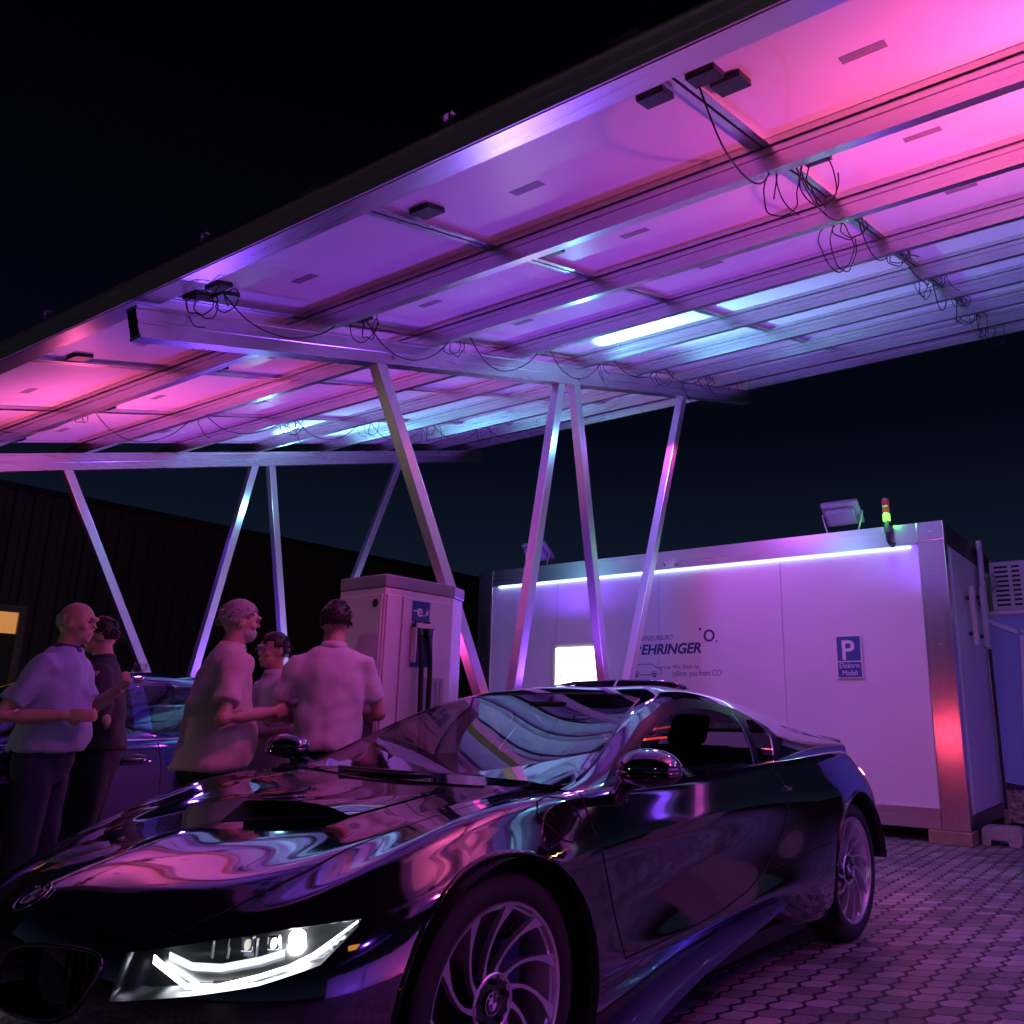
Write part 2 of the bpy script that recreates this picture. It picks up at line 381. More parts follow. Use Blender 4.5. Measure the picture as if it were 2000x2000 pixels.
for r in range(8):
    for ci, (a, b) in enumerate(cols):
        if first: m, ch = m0, ch0; first = False
        else:
            m = m0.copy(); COL.objects.link(m)
            for c in ch0:
                d = c.copy(); COL.objects.link(d); d.parent = m
        m.location = ck(a+.006, RS0[r], PH+.003); P(m)
# clips along the low edge
for k, X in enumerate((1.1, .3, -.5, -1.234, -2.0, -2.767, -3.5, -4.27, -4.93, -5.78, -6.6, -7.3, -8.1)):
    mb = MB()
    if k % 2: mb.bb((-.06, -.02, 0), (.06, .03, .02))
    else: mb.bb((-.022, -.012, 0), (-.014, .012, .05)).bb((.014, -.012, 0), (.022, .012, .05)).bb((-.03, -.012, .045), (.03, .014, .052))
    o = mb.build('clip', ALU_Y); o.location = ck(X, .02, .152); P(o)
# cables under the panels
def cable(pts, r=.0045, nm='cable'):
    # smooth through points (Catmull-Rom)
    pts = [Vector(p) for p in pts]; out = []
    q = [pts[0]]+pts+[pts[-1]]
    for i in range(1, len(q)-2):
        for k in range(8):
            t = k/8; a, b, c, d = q[i-1], q[i], q[i+1], q[i+2]
            out.append(.5*((2*b)+(c-a)*t+(2*a-5*b+4*c-d)*t*t+(-a+3*b-3*c+d)*t**3))
    out.append(pts[-1]); return MB().tube(out, r, 6)
rc = random.Random(3)
def loop(p0, rad, turns, ph, tilt, drift):
    pts = [p0]; n_ = int(11*turns); ex = rc.uniform(.55, 1.1); ez = rc.uniform(.7, 1.35)
    for k in range(n_+1):
        a = pi/2+2*pi*turns*k/n_; u = Vector((cos(tilt), sin(tilt), 0))
        pts.append(p0+u*(cos(a)*rad*ex*(1-.25*k/n_))+Vector((0, 0, (-rad+sin(a)*rad)*ez))+drift*k/n_+Vector((rc.uniform(-.012,.012), rc.uniform(-.012,.012), rc.uniform(-.012,.012))))
    return pts
for si, Xs in enumerate((-1.2, -3.93, -7.0)):
    for r in range(8):
        s = PS[r]+.10; base = ck(Xs+.06, s+.10, PH-.02)
        if not (si == 0 and r == 0):
            for q in range(rc.choice((1, 2, 3)) if si else rc.choice((2, 3, 4))):
                p0 = ck(Xs+rc.uniform(-.10, .06)+.07*q, s+rc.uniform(.0, .2), PH-.02)
                P(cable(loop(p0, rc.uniform(.045, .14), rc.choice((.5, 1.3, 1.8)), 0, rc.uniform(.2, 1.2), Vector((rc.uniform(.02, .07), .04, rc.uniform(-.04, .02)))), .0034).build('cable', BLK, smooth=1))
        if r < 7:
            e_ = ck(Xs+rc.uniform(-.05, .10), PS[r+1]+.16, PH-.01); dz = rc.uniform(.16, .30)
            mid = (base+e_)/2-Vector((rc.uniform(-.06, .06), 0, dz))
            q1 = base.lerp(mid, .45)-Vector((0,0,dz*.28)); q2 = e_.lerp(mid, .45)-Vector((0,0,dz*.28))
            P(cable([base, q1, mid, q2, e_], .0042).build('cable', BLK, smooth=1))
            for dx in (-.15, .045):
                mb = MB()
                mb.prism([ck(Xs+dx, s+.02, PH-.028), ck(Xs+dx+.11, s+.02, PH-.028), ck(Xs+dx+.11, s+.11, PH-.028), ck(Xs+dx, s+.11, PH-.028)], Vector((0, -TZ, TY))*.026)
                P(mb.build('connector_box', BLK, bevel=.004))

# ================================================================== CONTAINER
CX0, CX1, CY, CZ0, CZ1, CD = -8.065, -1.776, 8.8, .12, 3.10, 2.45
cont = empty('charging_container', (0, 0, 0), 'white walled battery container in a steel frame with a bright strip light and screen', 'container')
cb = MB().bb((CX0+.02, CY+.03, CZ0+.05), (CX1-.02, CY+CD-.02, CZ1-.03)).build('wall', WPAINT, cont)
m = MB()
for i, x in enumerate((-7.80, -6.657, -5.09, -3.517)):
    x2 = (-6.661, -5.094, -3.521, -2.035)[i]; m.bb((x+.002, CY+.015, .31), (x2, CY+.028, 2.89))
m.build('front_panel', WPAINT, cb)
fr = MB()
fr.bb((CX0, CY, CZ0), (-7.80, CY+.26, CZ1)); o = fr.build('corner_post', STEEL_Z, cont, bevel=.006)
MB().bb((-2.03, CY, CZ0), (CX1, CY+.13, 2.90)).build('corner_post', STEEL_Z, cont, bevel=.006)
MB().bb((-2.032, CY-.003, 2.903), (CX1+.003, CY+.13, CZ1)).build('corner_cap', STEEL_Z, cont, bevel=.006)
MB().bb((-7.798, CY+.001, 2.90), (-2.034, CY+.12, CZ1-.002)).build('top_rail', STEEL_X, cont)
MB().bb((-7.798, CY-.02, 2.872), (-2.034, CY+.012, 2.898)).build('rail_lip', STEEL_X, cont)
MB().bb((-7.798, CY+.001, CZ0+.002), (-2.034, CY+.12, .27)).build('bottom_rail', STEEL_X, cont)
MB().bb((-7.798, CY-.006, .272), (-2.034, CY+.012, .31)).build('rail_lip', STEEL_X, cont)
MB().bb((CX1-.10, CY+.133, 2.885), (CX1+.001, CY+CD, CZ1-.002)).build('side_rail', mat('side_steel', (.12,.12,.13), .4, .8, noise=.2, nscale=4), cont)
MB().bb((CX1-.10, CY+.133, CZ0), (CX1+.001, CY+CD, .25)).build('side_rail', MATS['side_steel'], cont)
MB().bb((CX1-.02, CY+.30, .26), (CX1-.005, CY+CD-.2, 2.87)).build('side_panel', WPAINT, cont)
for sx_, sy_, n_ in ((-1.90, CY, (0,-1,0)), (-7.93, CY, (0,-1,0))):
    for z_ in (.24, .95, 1.85, 2.55, 3.0):
        MB().lathe([(0, .004), (.009, .003), (.011, 0)], (sx_, sy_-.0005, z_), n_, 10).build('screw', CHROME, cont, 1)
led = MB().bb((-7.683, CY-.010, 2.850), (-2.102, CY+.008, 2.859)).build('strip_light', emit('led', (.45,.62,1.), 8), cont)
# screen
sc = MB().bb((-6.72, CY+.002, 1.40), (-5.90, CY+.014, 2.03)).build('screen_frame', mat('scr_frame', (.45,.42,.44), .4), cont)
MB().bb((-6.64, CY-.012, 1.475), (-5.955, CY-.002, 1.965)).build('screen', emit('scr', (1., 1., .97), 9), sc)
MB().bb((-6.64, CY-.010, 1.435), (-5.955, CY-.001, 1.455)).build('light_strip', emit('scr2', (1,1,1), 5), sc)
mb = MB(); mb.prism([(-6.60, CY-.013, 1.60), (-6.53, CY-.013, 1.64), (-6.49, CY-.013, 1.64), (-6.53, CY-.013, 1.62), (-6.58, CY-.013, 1.585)], (0,-.001,0)); mb.build('screen_mark', BLK, sc)
# lettering
lg = D.objects.new('logo', None); COL.objects.link(lg); lg.parent = cont
yT = CY+.0135
FC = facing_cam(0, yT, 0)
text('company_line', 'INGENIEURBÜRO', .09, mat('ink_grey', (.12,.10,.25), .5), lg, FC, .25, fit=(-5.43,-4.905,2.016,2.088))
text('company_name', 'BEHRINGER', .2, INK, lg, FC, .22, bold=.006, fit=(-5.44,-4.525,1.845,1.972))
text('slogan', 'We love to', .088, MATS['ink_grey'], lg, FC, .05, fit=(-4.915,-4.558,1.669,1.72))
text('slogan', 'relieve you from CO²', .088, MATS['ink_grey'], lg, FC, .05, fit=(-4.915,-4.256,1.562,1.651))
ring = MB(); ring.lathe([(.072, 0), (.072, .002), (.047, .002), (.047, 0)], (-4.42, yT, 2.045), (0, -1, 0), 32, True)
ring.lathe([(0, .002), (.017, .002), (.017, 0)], (-4.535, yT, 2.125), (0, -1, 0), 16).lathe([(0, .002), (.012, .002), (.012, 0)], (-4.325, yT, 1.975), (0, -1, 0), 16)
ring.build('emblem', INK, lg)
def outline(pts, r, closed=False):
    q = pts+[pts[0]] if closed else pts
    return MB().tube([(p[0], yT, p[1]) for p in q], r, 5)
carp = [(-5.72, 1.52), (-5.56, 1.53), (-5.55, 1.60), (-5.49, 1.655), (-5.40, 1.69), (-5.24, 1.70), (-5.17, 1.635), (-5.115, 1.62), (-5.105, 1.55), (-5.125, 1.52)]
def cq(L_): return [(x+.045, z+.088) for x, z in L_]
o = outline(cq([(-5.50, 1.525), (-5.545, 1.525), (-5.55, 1.60), (-5.49, 1.625), (-5.40, 1.645), (-5.24, 1.645), (-5.175, 1.60), (-5.115, 1.59), (-5.108, 1.54), (-5.125, 1.522)]), .0042)
o.tube([(x, yT, z) for x, z in cq([(-5.40, 1.515), (-5.26, 1.520)])], .0042, 5); o.tube([(x, yT, z) for x, z in cq([(-5.175, 1.60), (-5.08, 1.605), (-5.03, 1.590), (-4.995, 1.597)])], .004, 5)
for x in (-5.415, -5.163):
    o.tube([(x+.050*cos(a*pi/8), yT, 1.600+.050*sin(a*pi/8)) for a in range(9)], .004, 5)
    o.lathe([(.028, 0), (.028, .003), (.012, .003), (.012, 0)], (x, yT, 1.602), (0,-1,0), 20, True)
o.ball((-4.957, yT, 1.685), .012, 6); o.build('car_drawing', INK, lg)
# parking sign
sg = empty('parking_sign', (-2.80, CY-.004, 1.76), 'blue and white P parking sign reading Elektro Mobil on the white container wall', 'sign')
MB().bb((-.135, -.004, -.225), (.135, .006, .22)).build('sign_plate', WHT, sg, bevel=.002)
MB().bb((-.122, -.0065, -.045), (.122, -.0045, .208)).bb((-.122, -.0065, -.212), (.122, -.0045, -.058)).build('blue_field', BLUE, sg)
text('letter', 'P', .285, WHT, sg, facing_cam(-.083, -.008, -.030), bold=.004)
text('caption', 'Elektro\nMobil', .076, WHT, sg, facing_cam(0, -.008, -.118), align='CENTER', sx=.95)
s2 = empty('notice_plate', (-7.33, CY+.008, 1.56), 'narrow blue plate on the container wall beside the bright screen', 'sign')
MB().bb((-.10, -.006, -.21), (.10, .006, .21)).build('plate', BLUE, s2)
# camera
cm = empty('security_camera', (-4.86, CY, 2.955), 'small pale security camera under the container top rail', 'camera')
MB().lathe([(0, .0), (.05, 0), (.05, .03), (0, .03)], (0, 0, 0), (0, -1, 0), 16).build('mount', WHT, cm)
MB().tube([(0, -.03, .0), (0, -.07, -.02)], .018, 8).tube([(.03, -.04, -.0), (-.06, -.14, -.05)], [.034, .034], 12).build('housing', WHT, cm, smooth=30)
MB().lathe([(0, .002), (.022, .002), (.024, 0)], (-.06, -.14, -.05), (-.6, -.66, -.33), 12).build('lens', BLK, cm)
# roof floodlights
def floodlight(x, label):
    f = empty('floodlight', (x, CY+.08, CZ1-.01), label, 'floodlight', group='floodlights on the container roof')
    m = MB(); M = Euler((R(-38), 0, 0)).to_matrix()
    m.box((0, 0, .235), (.40, .31, .05), M); b = m.build('housing', mat('lamp_grey', (.42,.42,.45), .4, .3), f, bevel=.008)
    m = MB(); m.box(Vector((0, 0, .235))+M @ Vector((0, .01, .0275)), (.32, .21, .004), M); pl = m.build('led_panel', mat('panel_glass', (.5,.5,.56), .15), f)
    m = MB()
    for i in range(8): m.box(Vector((0, 0, .235))+M @ Vector((-.14+.04*i, .01, .0305)), (.006, .20, .003), M)
    m.build('reflector_rib', CHROME, pl)
    m = MB(); m.box(Vector((0, 0, .20))+M @ Vector((0, -.02, -.045)), (.30, .2, .05), M); m.build('heat_sink', MATS['lamp_grey'], b, bevel=.006)
    m = MB(); m.tube([(-.215, 0, .235), (-.215, -.01, .20), (-.17, -.02, .02), (-.17, -.02, 0), (.17, -.02, 0), (.17, -.02, .02), (.215, -.01, .20), (.215, 0, .235)], .010, 6); m.build('bracket', MATS['lamp_grey'], f)
    return f
floodlight(-2.80, 'grey floodlight on the container roof left of the green signal lamp')
floodlight(-7.05, 'grey floodlight at the far end of the container roof, behind the struts')
# signal tower
st = empty('signal_lamp', (-2.30, CY-.03, 3.02), 'stacked signal lamp on the container edge, red and amber above a glowing green', 'signal lamp')
MB().tube([(.045, .03, -.12), (.02, -.02, -.13), (0, -.03, -.08), (0, -.03, .03)], .022, 8).ball((.03, .01, -.13), .03, 6).build('bracket', BLK, st)
MB().tube([(0, -.03, .0), (0, -.03, .12)], .032, 16).build('base', mat('tower_base', (.05,.07,.07), .35), st, smooth=30)
for z, h_, m_ in ((.12, .075, emit('green_lamp', (.12, 1., .05), 5)), (.21, .055, emit('amber_lamp', (1., .30, .04), .25)), (.285, .055, emit('red_lamp', (1., .05, .08), .22))):
    MB().tube([(0, -.03, z), (0, -.03, z+h_)], .036, 16).build('lamp_segment', m_, st, smooth=30)
MB().tube([(0, -.03, .196), (0, -.03, .209)], .034, 16).tube([(0, -.03, .266), (0, -.03, .284)], .034, 16).tube([(0, -.03, .341), (0, -.03, .365)], [.036, .028], 16).build('collar', mat('tower_grey', (.35,.35,.38), .4), st, smooth=30)
point('green_glow', (-2.30, CY-.16, 3.18), (.1, 1, .06), 3., .03)
# blocks under the container
tag(MB().bb((-2.14, CY-.07, 0), (CX1+.02, CY+.24, .116)).build('timber_block', mat('wood', (.28,.2,.13), .8, noise=.4, nscale=12), bevel=.004), 'pale timber block carrying the right corner post of the container', 'block')
blk = MB(); blk.prism([(-.17, 0, 0), (-.10, 0, 0), (-.09, 0, .05), (.05, 0, .05), (.06, 0, 0), (.15, 0, 0), (.17, 0, .03), (.17, 0, .14), (.13, 0, .17), (-.14, 0, .17), (-.17, 0, .14)], (0, .24, 0))
o = blk.build('concrete_foot', CONC, bevel=.006); o.location = (-1.55, 8.95, 0); tag(o, 'grey concrete foot block standing on the paving right of the container corner', 'block')
# mural wall behind
def mural():
    m = D.materials.new('mural'); m.use_nodes = True; n = m.node_tree; b = n.nodes['Principled BSDF']; L = n.links.new
    t = n.nodes.new('ShaderNodeTexCoord'); s = n.nodes.new('ShaderNodeSeparateXYZ'); L(t.outputs['Object'], s.inputs[0])
    nz = n.nodes.new('ShaderNodeTexNoise'); nz.inputs['Scale'].default_value = 22; nz.inputs['Detail'].default_value = 7; L(t.outputs['Object'], nz.inputs[0])
    gr = n.nodes.new('ShaderNodeValToRGB'); L(nz.outputs[0], gr.inputs[0]); gr.color_ramp.elements[0].position = .35; gr.color_ramp.elements[0].color = (.10,.08,.05,1); gr.color_ramp.elements[1].position = .7; gr.color_ramp.elements[1].color = (.60,.52,.40,1)
    hl = n.nodes.new('ShaderNodeMath'); hl.operation = 'MULTIPLY_ADD'; L(nz.outputs[0], hl.inputs[0]); hl.inputs[1].default_value = .07; hl.inputs[2].default_value = .36
    lt = n.nodes.new('ShaderNodeMath'); lt.operation = 'LESS_THAN'; L(s.outputs[2], lt.inputs[0]); L(hl.outputs[0], lt.inputs[1])
    l2 = n.nodes.new('ShaderNodeMath'); l2.operation = 'MULTIPLY_ADD'; L(s.outputs[0], l2.inputs[0]); l2.inputs[1].default_value = -.16; l2.inputs[2].default_value = .20
    l3 = n.nodes.new('ShaderNodeMath'); l3.operation = 'LESS_THAN'; L(s.outputs[2], l3.inputs[0]); L(l2.outputs[0], l3.inputs[1])
    m1 = n.nodes.new('ShaderNodeMix'); m1.data_type = 'RGBA'; L(l3.outputs[0], m1.inputs[0]); m1.inputs[6].default_value = (.30,.42,.72,1); m1.inputs[7].default_value = (.03,.035,.05,1)
    m2 = n.nodes.new('ShaderNodeMix'); m2.data_type = 'RGBA'; L(lt.outputs[0], m2.inputs[0]); L(m1.outputs[2], m2.inputs[6]); L(gr.outputs[0], m2.inputs[7])
    L(m2.outputs[2], b.inputs['Base Color']); b.inputs['Roughness'].default_value = .45
    return m
mw = empty('mural_wall', (0, 10.5, 0), 'printed wall right of the container showing a blue sky, meadow and wind turbine', 'wall')
MB().bb((CX1+.012, 0, .06), (1.6, .05, 2.30)).build('printed_panel', mural(), mw)
MB().bb((CX1+.012, -.012, 2.30), (1.6, .06, 2.345)).bb((CX1+.005, -.012, .03), (CX1+.055, .0, 2.30)).build('panel_edge', ALU_X, mw)
MB().tube([(-1.50, -.004, .30), (-1.40, -.004, 2.06)], [.045, .028], 4).tube([(-1.44, -.004, 2.10), (-1.66, -.004, 2.20), (-1.76, -.004, 2.28)], [.03, .03, .012], 4).tube([(-1.40, -.004, 2.12), (-1.20, -.004, 2.02)], [.03, .012], 4).build('turbine_print', WHT, mw)
# AC unit
ac = empty('air_conditioner', (-1.40, 10.62, 2.345), 'white outdoor air conditioning unit with a slotted face standing above the printed wall', 'air conditioner')
b = MB().bb((-.26, -.15, 0), (.42, .2, .56)).build('casing', mat('ac_white', (.62,.62,.64), .45), ac, bevel=.012)
s = MB()
for i in range(9):
    for x0, x1 in ((-.21, -.07), (-.03, .05)): s.bb((x0, -.154, .05+.054*i), (x1, -.149, .075+.054*i))
s.build('vent_slots', BLK, b)
# conduits on the container side
for (y0, z0, z1, lb) in ((9.62, 1.90, 2.52, 'short pale conduit on the container side nearest the corner post'), (10.22, 1.92, 2.60, 'pale conduit on the container side with a dark rod below it'), (10.32, 2.30, 3.14, 'tall pale conduit rising above the container roof edge')):
    c = empty('conduit', (CX1+.06, y0, z0), lb, 'conduit', group='conduits on the container side')
    MB().tube([(0, 0, 0), (0, 0, z1-z0)], .032, 12).build('pipe', CHARG, c, smooth=30)
    MB().bb((-.06, -.02, .1), (-.02, .02, .14)).bb((-.06, -.02, z1-z0-.14), (-.02, .02, z1-z0-.1)).build('bracket', BLK, c)
    if z1 == 2.60: MB().tube([(.02, 0, -.02), (.02, 0, -1.7)], .018, 8).build('rod', BLK, c)
tag(cable([(CX1+.08, 10.3, 2.7), (-1.62, 10.38, 2.75), (-1.58, 10.4, 2.62), (-1.66, 10.42, 2.6)], .012).build('hose', mat('hose_grey', (.3,.3,.32), .5), smooth=1), 'grey looped hose between the conduits and the air conditioner', 'hose')
o = MB().bb((-.012, -.05, 0), (.012, .05, .85)).build('orange_strip', mat('orange', (.7,.25,.03), .5)); o.location = (-1.66, 10.62, 2.1); tag(o, 'narrow orange strip upright between conduits and air conditioner', 'strip')

# unseen pale panel wall, added so the car's flank has something bright to mirror
pw = empty('reflection_wall', (5.6, 4.5, 0), 'pale panel wall, added out of view for the car flank to reflect', 'wall')
for k in range(5): MB().bb((0, -5+2.2*k, .1), (.08, -2.82+2.2*k, 2.3)).build('panel', WPAINT, pw)
for k in range(6): MB().bb((-.03, -5.05+2.2*k, 0), (.11, -4.95+2.2*k, 2.36)).build('post', STEEL_X, pw)

# ================================================================== HALL
hall = empty('hall_building', (-18, 0, 0), 'dark brown hall with ribbed metal cladding along the left background', 'building')
HZ = 5.23
def cladding():
    m = mat('cladding', (.12,.08,.06), .5, .2, noise=.15, nscale=2)
    return m
mb = MB(); y = -6.
k = 0; prof = []
while y < 40:
    prof += [(0, y), (0, y+.16), (-.05, y+.19), (-.05, y+.31), (0, y+.34)]; y += .34
n = len(prof)
for z in (0, HZ):
    for a, b_ in prof: mb.v.append(Vector((a, b_, z)))
mb.f = [[i, i+1, n+i+1, n+i] for i in range(n-1)]
mb.build('wall_cladding', cladding(), hall)
MB().bb((-8, -6, 0), (-.06, 40, HZ-.02)).build('hall_volume', MATS['cladding'], hall)
MB().bb((-8.1, -6.1, HZ), (.06, 40.1, HZ+.12)).build('roof_edge', mat('roof_edge', (.03,.03,.032), .5), hall)
dr = MB().bb((.001, 5.2, 0), (.09, 5.33, 2.85)).bb((.001, 6.60, 0), (.09, 6.73, 2.85)).bb((.001, 5.2, 2.85), (.09, 6.73, 2.98)).build('door_frame', mat('bronze', (.22,.17,.12), .4, .6), hall)
MB().bb((.002, 5.33, 2.45), (.03, 6.60, 2.85)).build('door_light', emit('warm', (1., .42, .12), .55), hall)
MB().bb((.002, 5.33, 0), (.02, 6.60, 2.45)).build('door_leaf', mat('door_dark', (.03,.028,.025), .3), hall)
m = MB()
for i in range(6):
    for j in range(14): m.ball((.04, 5.62+.085*i, .95+.085*j), .022, 4)
m.build('light_dots', emit('dots', (.95, .9, .08), 2.2), hall)

# ================================================================== SPORTS CAR
CA = Vector((.0348, .9994, 0)).normalized(); CB = Vector((CA.y, -CA.x, 0))
CO = Vector((-2.592, 1.049, 0))
CM = Matrix(((CA.x, CB.x, 0, CO.x), (CA.y, CB.y, 0, CO.y), (0, 0, 1, 0), (0, 0, 0, 1)))   # local x = rearwards, y = left, z = up (left-handed pair kept explicit)
def mesh_dense(P_, name, levels=3, creases=None, fair=0):
    """P_[i][j] control points for the left half (last row j = centreline); mirrored, subdivided"""
    ni, nj = len(P_), len(P_[0]); bm = bmesh.new(); g = {}
    def vert(i, j, sgn):
        p = P_[i][j]
        if abs(p[1]) < 1e-6: sgn = 1
        k = (i, j, sgn)
        if k not in g: g[k] = bm.verts.new((p[0], p[1]*sgn, p[2]))
        return g[k]
    cl = bm.edges.layers.float.new('crease_edge')
    for sgn in (1, -1):
        for i in range(ni-1):
            for j in range(nj-1):
                q = [vert(i, j, sgn), vert(i+1, j, sgn), vert(i+1, j+1, sgn), vert(i, j+1, sgn)]
                u = []
                for v in q:
                    if v not in u: u.append(v)
                if len(u) < 3: continue
                if sgn < 0: u = u[::-1]
                try: bm.faces.new(u)
                except ValueError: pass
        if creases:
            for j, lo, hi, c in creases:
                for i in range(lo, hi):
                    e = bm.edges.get((vert(i, j, sgn), vert(i+1, j, sgn)))
                    if e: e[cl] = c
    bmesh.ops.recalc_face_normals(bm, faces=bm.faces)
    me = D.meshes.new(name); bm.to_mesh(me); bm.free()
    ob = D.objects.new(name, me); COL.objects.link(ob)
    s = ob.modifiers.new('s', 'SUBSURF'); s.levels = levels; s.render_levels = levels; s.boundary_smooth = 'PRESERVE_CORNERS'
    bpy.context.view_layer.update(); me2 = D.meshes.new_from_object(ob.evaluated_get(bpy.context.evaluated_depsgraph_get()))
    D.objects.remove(ob); D.meshes.remove(me)
    out = bmesh.new(); out.from_mesh(me2); D.meshes.remove(me2)
    if fair:      # Taubin fairing takes the ripples of the coarse net out of the skin
        import numpy as np
        out.verts.index_update(); n = len(out.verts); X = np.array([v.co[:] for v in out.verts]); e = np.array([[d.verts[0].index, d.verts[1].index] for d in out.edges])
        deg = np.bincount(e.ravel(), minlength=n)[:, None]; pin = np.array([v.is_boundary for v in out.verts])
        for it in range(fair):
            for lam in (.55, -.565):
                S = np.zeros_like(X); np.add.at(S, e[:, 0], X[e[:, 1]]); np.add.at(S, e[:, 1], X[e[:, 0]])
                dX = (S/deg-X)*lam; dX[pin] = 0; X = X+dX
        for v, q in zip(out.verts, X): v.co = q
    # outward normals
    cx = sum((v.co.x for v in out.verts))/len(out.verts)
    sgn = sum((f.normal.dot(f.calc_center_median()-Vector((cx, 0, .5)))*f.calc_area() for f in out.faces))
    if sgn < 0: bmesh.ops.reverse_faces(out, faces=out.faces)
    out.normal_update(); return out
B_ = [  # j0 bottom .. j8 centre
 [(.08,0,.16),(.01,0,.24),(-.02,0,.37),(-.02,0,.50),(-.01,0,.59),(.025,0,.645),(.13,0,.695),(.26,0,.74),(.42,0,.78)],
 [(.12,.32,.16),(.04,.33,.24),(.015,.34,.37),(.015,.34,.50),(.03,.34,.585),(.075,.33,.64),(.19,.26,.695),(.32,.17,.745),(.60,0,.805)],
 [(.25,.60,.16),(.17,.62,.24),(.14,.63,.37),(.135,.63,.48),(.155,.62,.56),(.20,.59,.63),(.31,.49,.70),(.50,.30,.765),(.82,0,.825)],
 [(.42,.80,.16),(.35,.83,.24),(.31,.83,.37),(.28,.81,.48),(.29,.79,.565),(.35,.73,.66),(.50,.58,.745),(.75,.36,.80),(1.05,0,.845)],
 [(.56,.86,.16),(.55,.90,.24),(.545,.92,.37),(.53,.91,.51),(.54,.88,.63),(.60,.78,.76),(.75,.60,.80),(1.0,.38,.83),(1.25,0,.86)],
 [(.95,.88,.16),(.95,.925,.26),(.95,.945,.40),(.95,.95,.55),(.95,.935,.70),(.96,.82,.88),(1.05,.60,.87),(1.18,.39,.86),(1.38,0,.87)],
 [(1.38,.86,.16),(1.40,.92,.22),(1.41,.915,.36),(1.41,.90,.52),(1.40,.915,.72),(1.40,.855,.895),(1.42,.68,.905),(1.46,.42,.885),(1.50,0,.88)],
 [(1.9,.84,.20),(1.9,.90,.28),(1.9,.93,.36),(1.9,.885,.53),(1.9,.905,.74),(1.9,.86,.895),(1.9,.68,.92),(1.9,.42,.92),(1.9,0,.92)],
 [(2.45,.82,.30),(2.45,.88,.335),(2.45,.93,.38),(2.45,.885,.56),(2.45,.905,.76),(2.45,.865,.918),(2.45,.68,.93),(2.45,.42,.93),(2.45,0,.93)],
 [(2.80,.82,.30),(2.80,.89,.335),(2.80,.935,.39),(2.80,.90,.58),(2.80,.905,.76),(2.80,.86,.935),(2.80,.68,.93),(2.80,.42,.93),(2.80,0,.93)],
 [(3.08,.84,.16),(3.08,.92,.19),(3.08,.95,.36),(3.08,.935,.58),(3.08,.92,.77),(3.08,.87,.945),(3.08,.70,.90),(3.08,.42,.90),(3.08,0,.92)],
 [(3.38,.86,.16),(3.38,.935,.20),(3.38,.965,.38),(3.38,.965,.58),(3.38,.955,.77),(3.38,.89,.965),(3.38,.72,.90),(3.38,.42,.88),(3.38,0,.90)],
 [(3.76,.86,.16),(3.76,.93,.22),(3.76,.965,.38),(3.76,.975,.58),(3.76,.965,.78),(3.76,.87,.975),(3.76,.68,.92),(3.76,.42,.88),(3.76,0,.90)],
 [(4.06,.80,.42),(4.10,.87,.46),(4.13,.915,.51),(4.14,.93,.58),(4.12,.92,.76),(4.08,.81,.945),(4.0,.62,.93),(3.98,.4,.90),(3.98,0,.90)],
 [(4.34,.66,.36),(4.40,.72,.40),(4.45,.78,.47),(4.46,.80,.60),(4.44,.79,.76),(4.36,.70,.90),(4.22,.55,.92),(4.18,.36,.91),(4.18,0,.91)],
 [(4.52,.42,.28),(4.58,.43,.33),(4.64,.45,.44),(4.64,.46,.62),(4.60,.46,.78),(4.52,.42,.90),(4.42,.36,.93),(4.36,.26,.93),(4.34,0,.93)],
 [(4.60,0,.24),(4.65,0,.30),(4.69,0,.44),(4.69,0,.62),(4.65,0,.78),(4.57,0,.90),(4.50,0,.93),(4.46,0,.935),(4.43,0,.935)]]
C_ = [  # cabin: hidden foot, belt, window, rail, inner roof, centre
 [(1.33,.83,.84),(1.34,.81,.89),(1.37,.76,.90),(1.42,.68,.888),(1.47,.40,.87),(1.50,0,.86)],
 [(1.50,.85,.84),(1.52,.83,.91),(1.56,.785,.95),(1.62,.70,.98),(1.68,.40,.97),(1.72,0,.965)],
 [(1.75,.86,.84),(1.76,.84,.92),(1.79,.78,1.025),(1.86,.67,1.098),(1.93,.39,1.095),(1.97,0,1.09)],
 [(2.05,.865,.84),(2.05,.845,.925),(2.07,.77,1.10),(2.13,.62,1.205),(2.22,.37,1.215),(2.28,0,1.205)],
 [(2.45,.865,.84),(2.45,.845,.935),(2.45,.75,1.135),(2.47,.585,1.262),(2.50,.36,1.297),(2.55,0,1.28)],
 [(2.80,.86,.84),(2.80,.84,.945),(2.80,.74,1.12),(2.80,.565,1.248),(2.80,.35,1.302),(2.82,0,1.287)],
 [(3.15,.84,.84),(3.15,.825,.955),(3.15,.72,1.10),(3.15,.555,1.215),(3.15,.335,1.278),(3.15,0,1.272)],
 [(3.55,.80,.84),(3.55,.78,.965),(3.55,.69,1.055),(3.55,.54,1.145),(3.55,.32,1.208),(3.55,0,1.21)],
 [(3.95,.74,.86),(3.95,.72,.975),(3.95,.665,1.02),(3.95,.54,1.085),(3.95,.31,1.13),(3.95,0,1.135)],
 [(4.32,.69,.92),(4.32,.68,.985),(4.32,.63,1.005),(4.32,.51,1.025),(4.32,.30,1.045),(4.32,0,1.05)]]
bd = mesh_dense(B_, 'b', 4, creases=[(5, 2, 13, .5), (4, 4, 12, .45), (2, 6, 11, .6), (6, 1, 6, .7), (7, 1, 5, .35), (3, 3, 5, .3)], fair=140)
cd = mesh_dense(C_, 'c', 4, creases=[(3, 0, 8, .5), (4, 4, 9, .2)], fair=160)
def bvh_of(bm):
    return BVHTree.FromPolygons([v.co.copy() for v in bm.verts], [[v.index for v in f.verts] for f in bm.faces])
bd.verts.index_update(); cd.verts.index_update()
BV_B, BV_C = bvh_of(bd), bvh_of(cd)
